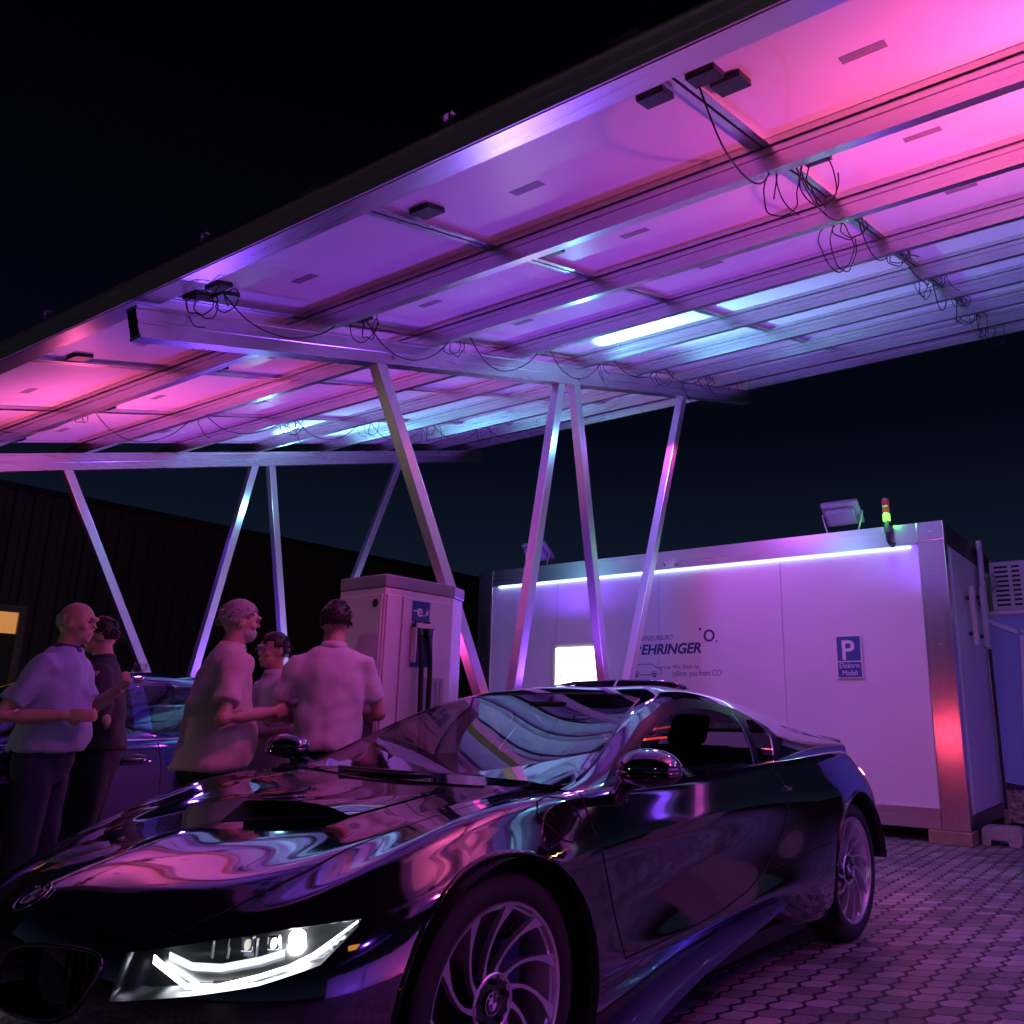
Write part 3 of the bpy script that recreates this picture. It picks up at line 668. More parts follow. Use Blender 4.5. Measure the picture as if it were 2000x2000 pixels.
car = empty('sports_car', CO, 'dark grey low sports coupe with lit headlights in the foreground of the paved yard', 'car', rz=math.atan2(-CA.x, CA.y)*1.0)
def swap(v): return Vector((v[1], v[0], v[2]))
def car_obj(bm_or_me, name, m, parent=None, smooth=True, ref=None, thick=0.):
    """mesh in car x/y/z -> object space (left, rear, up); ref = BVH of smooth source for shading normals"""
    if isinstance(bm_or_me, bmesh.types.BMesh):
        me = D.meshes.new(name); bm_or_me.to_mesh(me)
    else: me = bm_or_me
    nrm = None
    if ref is not None:
        tree, fn = ref; nrm = []
        for v in me.vertices:
            h = tree.find_nearest(v.co); nrm.append(fn(h[2], h[0]) if h[2] is not None else v.normal.copy())
    me.transform(Matrix(((0,1,0,0),(1,0,0,0),(0,0,1,0),(0,0,0,1)))); me.flip_normals()
    me.materials.clear(); me.materials.append(m)
    if smooth: me.polygons.foreach_set('use_smooth', [True]*len(me.polygons))
    if nrm: me.normals_split_custom_set_from_vertices([(n.y, n.x, n.z) for n in nrm])
    if thick == 0 and smooth not in (True, 1): me.set_sharp_from_angle(angle=R(smooth))
    ob = D.objects.new(name, me); COL.objects.link(ob); ob.parent = parent or car; return ob
def mbc(mb, name, m, parent=None, smooth=False, bevel=0.):
    mb.v = [swap(v) for v in mb.v]; mb.f = [f[::-1] for f in mb.f]
    return mb.build(name, m, parent or car, smooth, bevel)
def normal_ref(bm, tree):
    bm.verts.ensure_lookup_table(); bm.faces.ensure_lookup_table()
    F_ = [[v.index for v in f.verts] for f in bm.faces]; N_ = [v.normal.copy() for v in bm.verts]; C_o = [v.co.copy() for v in bm.verts]
    def fn(fi, p):
        w = 0; n = Vector()
        for k in F_[fi]:
            d = 1/((C_o[k]-p).length+1e-5); n += N_[k]*d; w += d
        return (n/w).normalized()
    return (tree, fn)
REF_B, REF_C = normal_ref(bd, BV_B), normal_ref(cd, BV_C)
def cut(bm, poly, ax, pred):
    """cut convex polygon (2D, axes function ax) into faces satisfying pred; returns inside faces"""
    c = Vector((sum(p[0] for p in poly)/len(poly), sum(p[1] for p in poly)/len(poly)))
    lo = [min(p[k] for p in poly) for k in (0, 1)]; hi = [max(p[k] for p in poly) for k in (0, 1)]
    au, av = ax      # unit 3D vectors for the two axes
    def uv(co): return Vector((co.dot(au), co.dot(av)))
    ins = []
    for f in bm.faces:
        if not pred(f): continue
        q = [uv(v.co) for v in f.verts]
        if max(a.x for a in q) < lo[0] or min(a.x for a in q) > hi[0] or max(a.y for a in q) < lo[1] or min(a.y for a in q) > hi[1]: continue
        ins.append(f)
    n = len(poly)
    for i in range(n):
        a, b = Vector(poly[i]), Vector(poly[(i+1) % n]); d = b-a
        no = Vector((d.y, -d.x))
        if no.dot(a-c) < 0: no = -no
        no.normalize(); pn = au*no.x+av*no.y; pc = au*a.x+av*a.y
        # plane through pc (in the plane of au, av) with normal pn
        geo = set(ins)
        for f in ins: geo.update(f.edges); geo.update(f.verts)
        r = bmesh.ops.bisect_plane(bm, geom=list(geo), dist=1e-6, plane_co=pc, plane_no=pn)
        fs = {g for g in r['geom'] if isinstance(g, bmesh.types.BMFace)}
        ins = [f for f in fs if f.is_valid and (f.calc_center_median()-pc).dot(pn) < 0]
    return ins
def take(bm, faces):
    """move faces out of bm into a new bmesh"""
    o = bmesh.new(); mp = {}
    for f in faces:
        vs = []
        for v in f.verts:
            if v not in mp: mp[v] = o.verts.new(v.co)
            vs.append(mp[v])
        try: o.faces.new(vs)
        except ValueError: pass
    bmesh.ops.delete(bm, geom=faces, context='FACES'); o.normal_update(); return o
X3, Y3, Z3 = Vector((1,0,0)), Vector((0,1,0)), Vector((0,0,1))
def circ(cx, cz, r, n=40): return [(cx+r*cos(2*pi*k/n), cz+r*sin(2*pi*k/n)) for k in range(n)]
def drop(bm, faces): bmesh.ops.delete(bm, geom=faces, context='FACES')
for sgn in (1, -1):
    sd = lambda f, s=sgn: f.calc_center_median().y*s > .45
    drop(bd, cut(bd, circ(.962, .345, .402), (X3, Z3), sd))
    drop(bd, cut(bd, circ(3.755, .35, .405), (X3, Z3), sd))
drop(bd, cut(bd, [(1.66,-.60),(1.66,.60),(1.9,.66),(3.9,.60),(4.1,.5),(4.1,-.5),(3.9,-.60),(1.9,-.66)], (X3, Y3), lambda f: f.calc_center_median().z > .78))
# grille openings
KID = [(.032,.42),(.032,.515),(.055,.548),(.16,.562),(.36,.572),(.41,.556),(.41,.52),(.365,.452),(.335,.434),(.24,.418),(.06,.40)]
def chaikin(P_, k=2):
    for _ in range(k):
        Q = []
        for i in range(len(P_)):
            a, b = Vector(P_[i]), Vector(P_[(i+1) % len(P_)]); Q += [tuple(a.lerp(b, .25)), tuple(a.lerp(b, .75))]
        P_ = Q
    return P_
KID = chaikin([(.030,.405),(.030,.530),(.16,.566),(.36,.578),(.425,.560),(.41,.50),(.35,.425),(.20,.405)])
from_front = lambda f: f.calc_center_median().x < .5
kid_ring = []
for sgn in (1, -1):
    poly = [(y*sgn, z) for y, z in KID]
    drop(bd, cut(bd, poly, (Y3, Z3), from_front))
# lower intakes
for sgn in (1, -1):
    it = take(bd, cut(bd, [(.50*sgn,.22),(.80*sgn,.24),(.84*sgn,.36),(.80*sgn,.42),(.62*sgn,.40)], (Y3, Z3), from_front))
    car_obj(it, 'side_intake', BLK, smooth=True)
it = take(bd, cut(bd, [(-.42,.20),(.42,.20),(.47,.26),(.40,.345),(-.40,.345),(-.47,.26)], (Y3, Z3), from_front)); car_obj(it, 'lower_grille', BLK)
# headlights
LENSP = [(.40,.578),(.584,.607),(.789,.632),(.940,.641),(.935,.626),(.860,.557),(.723,.524),(.586,.506),(.38,.478)]
def flat_to(bvh, pts, off, d):   # project onto surface along direction d
    out = []
    for p in pts:
        h = bvh.ray_cast(Vector(p)-d*2, d)
        out.append(h[0]+h[1]*off if h[0] is not None else Vector(p))
    return out
for sgn in (1, -1):
    U = Vector((.7071, .7071*sgn, 0))
    ls = take(bd, cut(bd, LENSP, (U, Z3), lambda f, s=sgn: f.calc_center_median().y*s > .2 and f.calc_center_median().x < .75))
    hl = car_obj(ls, 'headlight', LENS, ref=REF_B)
    # recessed bowl
    bowl = bmesh.new(); tmp = D.meshes.new('t'); ls.to_mesh(tmp); bowl.from_mesh(tmp); D.meshes.remove(tmp)
    inner = Vector((.7071, -.7071*sgn, 0))
    ex = bmesh.ops.extrude_face_region(bowl, geom=bowl.faces[:]); vs = [g for g in ex['geom'] if isinstance(g, bmesh.types.BMVert)]
    cen = sum((v.co for v in vs), Vector())/len(vs)
    for v in vs: v.co += inner*.055; v.co.z = cen.z+(v.co.z-cen.z)*.86
    # drop the copy left at the lens
    fs = [f for f in bowl.faces if all(v not in vs for v in f.verts)]; bmesh.ops.delete(bowl, geom=fs, context='FACES')
    car_obj(bowl, 'lamp_bowl', mat('lamp_bowl_chrome', (.30,.31,.33), .30, 1.), hl, smooth=True)
    def on(y, z, off): 
        d = inner; p = Vector((0, y*sgn, z)); 
        # point on the surface with given y, z : cast along x
        h = BV_B.ray_cast(Vector((-1, y*sgn, z)), X3); return h[0]+inner*off
    DR = [(.533,.566),(.578,.545),(.628,.518),(.689,.519),(.751,.537),(.788,.553),(.81,.574),(.822,.604),(.83,.632)]
    pts = [on(y, z, .016) for y, z in DR]
    mb = MB(); wd = [.018,.014,.010,.009,.009,.009,.008,.006,.005]
    for k, p in enumerate(pts):
        q = Vector((0, 0, wd[k])); mb.v += [p-q*.5, p+q*.5, p+q*.5+inner*.008, p-q*.5+inner*.008]
    n = len(pts); mb.f = [[4*i+a, 4*i+(a+1) % 4, 4*(i+1)+(a+1) % 4, 4*(i+1)+a] for i in range(n-1) for a in range(4)]+[[0,1,2,3],[4*n-1,4*n-2,4*n-3,4*n-4]]
    mbc(mb, 'running_light', emit('drl', (.93,.97,1.), 9), hl)
    UP = [(.56,.570),(.62,.552),(.68,.551),(.74,.565),(.77,.578)]
    pts = [on(y, z, .035) for y, z in UP]; mb = MB(); n = len(pts)
    for k, p in enumerate(pts):
        q = Vector((0, 0, .016)); mb.v += [p-q*.5, p+q*.5, p+q*.5+inner*.006, p-q*.5+inner*.006]
    mb.f = [[4*i+a, 4*i+(a+1) % 4, 4*(i+1)+(a+1) % 4, 4*(i+1)+a] for i in range(n-1) for a in range(4)]+[[0,1,2,3],[4*n-1,4*n-2,4*n-3,4*n-4]]
    mbc(mb, 'haze_strip', emit('lamp_haze', (.85,.90,1.), 1.3), hl)  # emission stands in for the white haze reflected inside the lamp
    p = on(.772, .606, .030); fwd = -inner
    mb = MB(); mb.ball(p, .021, 8); mbc(mb, 'projector', emit('beam', (1., .99, .95), 32), hl, smooth=True)
    for yy, zz, ee in ((.742, .600, 3.), (.70, .598, .8)):
        p = on(yy, zz, .034); mb = MB(); mb.box(p, (.020, .030, .034), Euler((0, 0, R(-35*sgn))).to_matrix()); rf = mbc(mb, 'reflector', CHROME, hl, bevel=.004)
        mb = MB(); mb.ball(p-inner*.016, (.006, .006, .013), 6); mbc(mb, 'reflector_lens', emit('refl%g' % ee, (1., .97, .88), ee), hl, smooth=True)
    mb = MB(); 
    for yy in (.64, .67, .72): mb.box(on(yy, .588, .040), (.006, .006, .045))
    mbc(mb, 'lamp_bezel', DCHROME, hl)
# two-tone centre of the bonnet
pan = take(bd, cut(bd, [(1.10,-.37),(1.10,.37),(1.52,.60),(1.52,-.60)], (X3, Y3), lambda f: f.calc_center_median().z > .78)); car_obj(pan, 'bonnet_panel', BPAINT, ref=REF_B)
# body shell
body = car_obj(bd, 'body', PAINT, ref=REF_B)
# grille frames + recessed mesh
for sgn in (1, -1):
    pts = []
    for i in range(len(KID)):
        a, b = Vector(KID[i]), Vector(KID[(i+1) % len(KID)])
        for k in range(4):
            p = a.lerp(b, k/4); h = BV_B.ray_cast(Vector((-1, p.x*sgn, p.y)), X3); pts.append(h[0]+Vector((-.003, 0, 0)))
    mb = MB(); mb.tube(pts+[pts[0]], .0065, 6, cap=False); gr = mbc(mb, 'grille', DCHROME, smooth=True)
    mb = MB(); n = len(pts); cy = sum((p.y for p in pts))/n; cz = sum((p.z for p in pts))/n
    inn = [Vector((p.x+.05, cy+(p.y-cy)*.9, cz+(p.z-cz)*.88)) for p in pts]; mb.v = pts+inn
    mb.f = [[i, (i+1) % n, n+(i+1) % n, n+i] for i in range(n)]+[list(range(n, 2*n))]
    mbc(mb, 'grille_duct', BPAINT, gr)
    mb = MB()
    for k in range(9):
        y = .06+.042*k; mb.bb((.062, y*sgn-.003, .425), (.072, y*sgn+.003, .555))
    mbc(mb, 'grille_bars', BLK, gr)
# cabin
side = lambda s: (lambda f: f.calc_center_median().y*s > .40)
WS = [(1.50,0),(1.49,.40),(1.44,.70),(1.46,.765),(1.557,.746),(1.821,.672),(2.205,.538),(2.30,.38),(2.365,.18),(2.38,0)]
wpoly = WS+[(x, -y) for x, y in WS[::-1] if y > 0]
def polyfit(bm, terms, dep, s=1.):
    '''true the pane up to one smooth low-order sheet'''
    import numpy as np
    A = np.array([[t(v.co) for t in terms] for v in bm.verts]); b = np.array([v.co[dep] for v in bm.verts])
    c = np.linalg.lstsq(A, b, rcond=None)[0]; r = A @ c
    for v, q in zip(bm.verts, r): v.co[dep] = q
    bm.normal_update()
ws = take(cd, cut(cd, wpoly, (X3, Y3), lambda f: f.calc_center_median().x < 2.5))
polyfit(ws, [lambda p: 1, lambda p: p.x, lambda p: p.x**2, lambda p: p.y**2, lambda p: p.x*p.y**2, lambda p: p.y**4], 2)
wso = car_obj(ws, 'windscreen', GLASS)
SP = [lambda p: 1, lambda p: p.x, lambda p: p.z, lambda p: p.x**2, lambda p: p.z**2, lambda p: p.x*p.z]
DLO = [(1.40,.78),(1.46,.855),(1.645,.965),(1.968,1.114),(2.246,1.200),(2.44,1.222),(2.68,1.218),(2.95,1.180),(3.16,1.095),(3.175,1.05),(3.02,.93),(2.82,.78)]
GF = [(1.55,.78),(1.60,.895),(1.92,1.058),(2.10,1.120),(2.26,1.158),(2.44,1.178),(2.62,1.172),(2.74,1.150),(2.785,1.11),(2.70,.93),(2.62,.78)]
GR = [(2.89,1.13),(2.96,1.130),(3.09,1.075),(3.10,1.045),(2.96,.94),(2.80,.80),(2.74,.80),(2.78,.93)]
for sgn in (1, -1):
    dl = cut(cd, DLO, (X3, Z3), side(sgn)); fr = take(cd, dl)
    g1 = take(fr, cut(fr, GF, (X3, Z3), lambda f: True)); g2 = take(fr, cut(fr, GR, (X3, Z3), lambda f: True))
    polyfit(g1, SP, 1); polyfit(g2, SP[:4], 1)
    wf = car_obj(fr, 'window_trim', mat('trim_black', (.004,.004,.005), .35, spec=.12), ref=REF_C)
    car_obj(g1, 'side_window', glass('side_glass%d' % sgn, (.30,.31,.34), 1.6), wf); car_obj(g2, 'quarter_window', DGLASS, wf)
rg = take(cd, cut(cd, [(3.3,0),(3.3,.40),(3.35,.44),(4.05,.40),(4.1,.3),(4.1,-.3),(4.05,-.40),(3.35,-.44),(3.3,-.40)], (X3, Y3), lambda f: f.calc_center_median().z > .9))
car_obj(rg, 'rear_window', DGLASS, ref=REF_C)
roof = car_obj(cd, 'roof', PAINT, ref=REF_C)
# ribbons lying on the skin
def ribbon(name, pts, w, m, bvh, d, off=.0015, parent=None, closed=False, both=True, n=6):
    for sgn in ((1, -1) if both else (1,)):
        q = [Vector((p[0], p[1]*sgn, p[2])) for p in pts]
        if closed: q.append(q[0])
        path = []
        for i in range(len(q)-1):
            for k in range(n): path.append(q[i].lerp(q[i+1], k/n))
        path.append(q[-1]); dd = Vector((d[0], d[1]*sgn, d[2])).normalized(); hits = []
        for p in path:
            h = bvh.ray_cast(p-dd*.6, dd)
            if h[0] is not None: hits.append((h[0], h[1]))
        if len(hits) < 2: continue
        mb = MB()
        for i, (p, nn) in enumerate(hits):
            t = (hits[min(i+1, len(hits)-1)][0]-hits[max(i-1, 0)][0]).normalized(); s = t.cross(nn).normalized()
            mb.v += [p+s*w/2+nn*off, p-s*w/2+nn*off]
        mb.f = [[2*i, 2*i+1, 2*i+3, 2*i+2] for i in range(len(hits)-1)]
        mb.v = [swap(v) for v in mb.v]; mb.build(name, m, parent or body, smooth=1)
GAP = mat('panel_gap', (.002,.002,.002), .8)
ribbon('door_gap', [(1.375,.9,.885),(1.385,.9,.782),(1.428,.9,.671),(1.471,.9,.576),(1.50,.9,.489),(1.543,.9,.355)], .006, GAP, BV_B, (0,-1,0))
ribbon('door_gap', [(1.543,.9,.36),(1.742,.9,.368),(1.967,.9,.378),(2.216,.9,.400),(2.45,.9,.435),(2.62,.9,.485),(2.76,.9,.56),(2.848,.9,.64),(2.90,.9,.73),(2.925,.9,.80),(2.905,.9,.85),(2.83,.9,.91)], .006, GAP, BV_B, (0,-1,0))
ribbon('sill_gap', [(2.70,.9,.51),(2.753,.9,.490),(2.995,.9,.521),(3.312,.9,.541)], .005, GAP, BV_B, (0,-1,0))
ribbon('bonnet_gap', [(.16,.50,.6),(.175,.548,.6),(.272,.587,.653),(.387,.605,.697),(.487,.615,.726),(.615,.605,.762),(.781,.62,.803),(.95,.67,.847),(1.158,.72,.885),(1.40,.745,.906)], .006, GAP, BV_B, (0,0,-1))
ribbon('charge_flap', [(1.143,.836,.835),(1.165,.82,.868),(1.22,.825,.883),(1.285,.842,.874),(1.325,.863,.841),(1.34,.876,.812),(1.31,.889,.773),(1.264,.899,.745),(1.227,.893,.755),(1.175,.863,.80)], .005, GAP, BV_B, (0,-1,-.35), closed=True, both=False, n=3)
ribbon('sill_edge', [(1.409,.92,.335),(1.7,.92,.342),(2.2,.92,.345),(2.75,.92,.343)], .006, mat('blue_accent', (.10,.16,.5), .25, .6, 1.), BV_B, (0,-1,0))
ribbon('pillar_trim', [(1.865,.8,.90),(1.85,.8,1.03)], .008, DCHROME, BV_C, (0,-1,0), parent=roof)
ribbon('pillar_trim', [(2.715,.8,.93),(2.83,.8,1.16)], .011, mat('pillar_satin', (.35,.33,.36), .3, .8), BV_C, (0,-1,0), parent=roof)
ribbon('bumper_crease', [(.56,.9,.60),(.50,.9,.575),(.42,.85,.55)], .006, DCHROME, BV_B, (0,-1,0))
# bonnet outlet
def surf(x, y, off=0.): 
    h = BV_B.ray_cast(Vector((x, y, 2)), -Z3); return h[0]+Vector((0,0,off))
mb = MB(); nx, ny = 8, 14
def lead(y): return .66+abs(y)*.62
for i in range(nx+1):
    for k in range(ny+1):
        y = -.31+.62*k/ny; x0 = lead(y)-.085*(1-abs(y)/.36); x = x0+(lead(y)+.04-x0)*i/nx; mb.v.append(surf(x, y, .002))
mb.f = [[i*(ny+1)+k, i*(ny+1)+k+1, (i+1)*(ny+1)+k+1, (i+1)*(ny+1)+k] for i in range(nx) for k in range(ny)]
mbc(mb, 'bonnet_outlet', mat('outlet_black', (.002,.002,.002), .9), body, smooth=True)
mb = MB()
for i in range(nx+1):
    for k in range(ny+1):
        y = -.31+.62*k/ny; x0 = lead(y)-.01; t = i/nx; x = x0+(1.30-x0)*t; mb.v.append(surf(x, y, .003+.050*(1-t)**2*(1-(abs(y)/.312)**4)))
mb.f = [[i*(ny+1)+k, i*(ny+1)+k+1, (i+1)*(ny+1)+k+1, (i+1)*(ny+1)+k] for i in range(nx) for k in range(ny)]
mbc(mb, 'bonnet_fin', PAINT, body, smooth=True)
# roundel on the nose and wheel caps
def join(objs, name, parent):
    bm = bmesh.new(); ms = []
    for o in objs:
        k = len(bm.faces); bm.from_mesh(o.data); bm.faces.ensure_lookup_table()
        if o.data.materials[0] not in ms: ms.append(o.data.materials[0])
        for f in bm.faces[k:]: f.material_index = ms.index(o.data.materials[0])
        D.objects.remove(o)
    me = D.meshes.new(name); bm.to_mesh(me); bm.free()
    for m in ms: me.materials.append(m)
    o = D.objects.new(name, me); COL.objects.link(o); o.parent = parent; return o
def roundel(c, nrm, r, parent, upv=Vector((0,0,1))):
    bits = []
    n_ = Vector(nrm).normalized(); a = upv-n_*upv.dot(n_); a.normalize(); b = a.cross(n_)
    rn = MB().lathe([(0, 0), (r, 0), (r, .003), (r*.9, .005), (r*.88, .0035), (0, .0035)], c, n_, 32); e = parent; bits.append(mbc(rn, 'roundel', BPAINT, parent, smooth=30))
    bits.append(mbc(MB().lathe([(r, .002), (r*1.02, .004), (r*.95, .0062), (r*.92, .004)], c, n_, 32, True).lathe([(r*.60, .0034), (r*.62, .0055), (r*.56, .0055), (r*.55, .0034)], c, n_, 32, True), 'roundel_ring', CHROME, e, smooth=True))
    for q in range(4):
        mb = MB(); pts = [Vector(c)+n_*.0042]+[Vector(c)+n_*.0042+(a*sin(t)+b*cos(t))*r*.54 for t in [q*pi/2+k*pi/16 for k in range(9)]]
        mb.v = pts; mb.f = [list(range(len(pts)))]; bits.append(mbc(mb, 'quadrant', BLUE if q % 2 else WHT, e))
    for ch, ang in (('B', 130), ('M', 90), ('W', 50)):
        t = R(ang); pos = Vector(c)+n_*.0045+(a*sin(t)+b*(-cos(t)))*r*.75
        uu = (a*cos(t)*-1*-1+b*sin(t))
        ra = (b*sin(t)+a*cos(t)); ua = (a*sin(t)-b*cos(t))
        M = Matrix.Identity(4); A_, B2 = swap(ra*1.), swap(ua)
        Nn = swap(n_); Rr = B2.cross(Nn).normalized()
        P0 = swap(pos)-Rr*r*.12-B2*r*.11
        M = Matrix(((Rr.x, B2.x, Nn.x, P0.x), (Rr.y, B2.y, Nn.y, P0.y), (Rr.z, B2.z, Nn.z, P0.z), (0,0,0,1)))
        bits.append(text('letter', ch, r*.32, WHT, e, M, ext=.0003))
    return join(bits, 'roundel', parent)
h = BV_B.ray_cast(Vector((.055, 0, 2)), -Z3); roundel(h[0]+h[1]*.001, h[1], .050, car, upv=Vector((1, 0, .3)))
# wheels
def wheel(x, y, sgn, rot):
    o = D.objects.new('wheel', None); COL.objects.link(o); o.parent = car; o.location = swap((x, y, .35))
    A = (0, sgn, 0)
    t = MB().lathe([(.262,.085),(.275,.098),(.30,.103),(.325,.098),(.345,.080),(.352,.05),(.352,-.08),(.33,-.10),(.262,-.09)], (0,0,0), A, 64, True); ty = mbc(t, 'tyre', RUB, o, smooth=35)
    rm = MB().lathe([(.270,.088),(.266,.097),(.258,.094),(.250,.070),(.240,-.02),(.235,-.09),(.228,-.09),(.232,.0),(.246,.075)], (0,0,0), A, 64, True); r = mbc(rm, 'rim', RIM, o, smooth=40)
    MBd = MB().lathe([(0,-.03),(.185,-.03),(.185,-.045),(0,-.045)], (0,0,0), A, 48); mbc(MBd, 'brake_disc', DARKM, o, smooth=30)
    mbc(MB().lathe([(.236,-.05),(.03,-.06)], (0,0,0), A, 40), 'wheel_back', BLK, o)
    cp_ = MB(); cp_.box((.13, sgn*-.01, .07), (.09, .05, .14)); mbc(cp_, 'caliper', mat('caliper', (.01,.02,.10), .4), o, bevel=.01)
    # turbine spokes: 11 curved blades, flared at the rim
    for k in range(11):
        a0 = rot+2*pi*k/11; mb = MB(); L_, Rg = [], []
        for i in range(9):
            q = i/8; rad = .066+(.258-.066)*q; ang = a0+.62*(1-q)**1.2*1.0 - .10*q
            wv = .010+.004*q+(.030*max(0, (q-.62)/.38)**1.7)+.016*max(0, (.18-q)/.18)
            dep = .088-.022*(1-q)
            for s_, lst in ((1, L_), (-1, Rg)):
                an = ang+s_*wv/2/rad; lst.append(Vector((cos(an)*rad*sgn, 0, sin(an)*rad))+Vector((0, sgn*dep, 0)))
        n = 9; mb.v = L_+Rg+[v-Vector((0, sgn*.022, 0)) for v in L_+Rg]
        for i in range(n-1):
            mb.f += [[i, i+1, n+i+1, n+i], [2*n+i, 3*n+i, 3*n+i+1, 2*n+i+1], [i, 2*n+i, 2*n+i+1, i+1], [n+i, n+i+1, 3*n+i+1, 3*n+i]]
        mb.f += [[0, n, 3*n, 2*n], [n-1, 3*n-1, 4*n-1, 2*n-1]]
        mbc(mb, 'spoke', RIM, o)
    hb = MB().lathe([(0,.060),(.060,.062),(.078,.066),(.082,.045),(.05,.0)], (0,0,0), A, 40); mbc(hb, 'hub', BPAINT, o, smooth=35)
    mbc(MB().lathe([(.080,.066),(.076,.073),(.070,.066)], (0,0,0), A, 40), 'hub_ring', RIM, o, smooth=True)
    for k in range(5):
        a = 2*pi*k/5+.3; mbc(MB().lathe([(0,.075),(.008,.075),(.008,.05)], (cos(a)*.055, 0, sin(a)*.055), A, 6), 'wheel_bolt', DARKM, o)
    roundel(Vector((0, sgn*.064, 0)), Vector(A), .031, o)
    return o
for x in (.955, 3.755):
    for sgn in (1, -1): wheel(x, .80*sgn, sgn, .35 if x < 2 else .1)
    for sgn in (1, -1):   # wheel house
        mb = MB(); rr = .400 if x < 2 else .403; n = 24
        for i in range(n+1):
            a = (pi*1.35*i/n-.55) if x < 2 else (pi*1.18*i/n+.05); cx, cz = (.962, .345) if x < 2 else (3.755, .35)
            for yy in (.945, .915, .60): mb.v.append(Vector((cx+rr*(1.0 if yy > .93 else .985)*cos(a), yy*sgn, cz+rr*(1.0 if yy > .93 else .985)*sin(a))))
        mb.f = [[3*i+k, 3*i+3+k, 3*i+4+k, 3*i+1+k] for i in range(n) for k in range(2)]
        c0 = len(mb.v); mb.v.append(Vector((cx, .60*sgn, cz))); mb.f += [[3*i+2, 3*i+5, c0] for i in range(n)]
        mb.v = [Vector((v.x, v.y, max(v.z, .14))) for v in mb.v]
        mbc(mb, 'wheel_arch', BLK, body)
        # arch edge trim following the skin
        pts = []
        for i in range(30):
            a = (-.35 if x < 2 else .02)+(pi+(.7 if x < 2 else .33))*i/29; px_, pz_ = cx+rr*1.012*cos(a), cz+rr*1.012*sin(a)
            if pz_ < .17: continue
            hh = BV_B.ray_cast(Vector((px_, 2*sgn, pz_)), Vector((0, -sgn, 0)))
            if hh[0] is not None: pts.append(hh[0]+Vector((0, .001*sgn, 0)))
        mbc(MB().tube(pts, .009, 6), 'arch_trim', BPAINT, body, smooth=True)
# sill blades
for sgn in (1, -1):
    mb = MB(); sec = []
    path = [(1.36,.955,.10),(1.50,.985,.15),(1.70,.99,.215),(1.95,.985,.265),(2.25,.975,.30),(2.55,.955,.325),(2.78,.93,.338)]
    for k, (x, y, z) in enumerate(path):
        w = .036*(1-abs(k-1.5)/9); mb.v += [Vector((x, y*sgn, z)), Vector((x, (y+.004)*sgn, z-w)), Vector((x, (y-.10)*sgn, z-w-.01)), Vector((x, (y-.11)*sgn, z+.018))]
    n = len(path); mb.f = [[4*i+a, 4*i+(a+1) % 4, 4*i+4+(a+1) % 4, 4*i+4+a] for i in range(n-1) for a in range(4)]+[[0,1,2,3],[4*n-1,4*n-2,4*n-3,4*n-4]]
    mbc(mb, 'side_skirt', mat('skirt_blue', (.05,.06,.16), .3, .6, 1.), body, smooth=50)
    mb = MB(); mb.prism([(1.36, .86*sgn, .08), (1.36, .90*sgn, .20), (1.9, .91*sgn, .30), (2.75, .88*sgn, .33), (2.60, .80*sgn, .20), (2.0, .80*sgn, .10)], (0, -.10*sgn, 0)); mbc(mb, 'sill_underside', BLK, body)
mb = MB(); mb.bb((.35, -.62, .13), (4.3, .62, .20)); mb.bb((1.40, -.80, .13), (3.3, .80, .20)); mbc(mb, 'underbody', BLK, body)
# mirrors
for sgn in (1, -1):
    M = Euler((0, R(-4), R(8*sgn))).to_matrix()
    mb = MB(); mb.ball((1.50, 1.045*sgn, .975), (.088, .125, .062), 12, M)
    for v in mb.v:
        if v.x > 1.55: v.x = 1.55+(v.x-1.55)*.15
    mr = mbc(mb, 'door_mirror', PAINT, smooth=True)
    mb = MB(); mb.ball((1.498, 1.045*sgn, .955), (.090, .127, .040), 12, M); mbc(mb, 'mirror_band', BPAINT, mr, smooth=True)
    mb = MB(); mb.tube([(1.60, .855*sgn, .86), (1.55, .89*sgn, .875), (1.51, .95*sgn, .915), (1.50, 1.0*sgn, .935)], [.034, .028, .026, .03], 10); mbc(mb, 'mirror_arm', BPAINT, mr, smooth=True)
    mb = MB(); mb.ball((1.556, 1.045*sgn, .97), (.004, .10, .048), 8); mbc(mb, 'mirror_glass', CHROME, mr, smooth=True)
# wipers
for pts in ([(1.40,-.50,.9),(1.44,-.30,.9),(1.48,-.05,.9),(1.50,.28,.9)], [(1.36,-.44,.9),(1.40,-.25,.9),(1.42,-.02,.9),(1.45,.05,.9)]):
    q = []
    for x, y, _ in pts:
        h1 = BV_C.ray_cast(Vector((x, y, 2)), -Z3); h2 = BV_B.ray_cast(Vector((x, y, 2)), -Z3)
        z = max([h_[0].z for h_ in (h1, h2) if h_[0] is not None]); q.append(Vector((x, y, z+.016)))
    mbc(MB().tube(q, [.009, .008, .007, .005], 6), 'wiper', BLK, smooth=True)
mb = MB()
for k in range(17):
    y = -.76+.095*k; x = 1.47-.06*(abs(y)/.76)**2; h1 = BV_C.ray_cast(Vector((x, y, 2)), -Z3); h2 = BV_B.ray_cast(Vector((x-.07, y, 2)), -Z3)
    z1 = h1[0].z if h1[0] is not None else .9; z2 = h2[0].z; mb.v += [Vector((x+.02, y, z1+.004)), Vector((x-.09, y, z2+.004))]
mb.f = [[2*k, 2*k+1, 2*k+3, 2*k+2] for k in range(16)]; mbc(mb, 'scuttle', BPAINT, smooth=True)
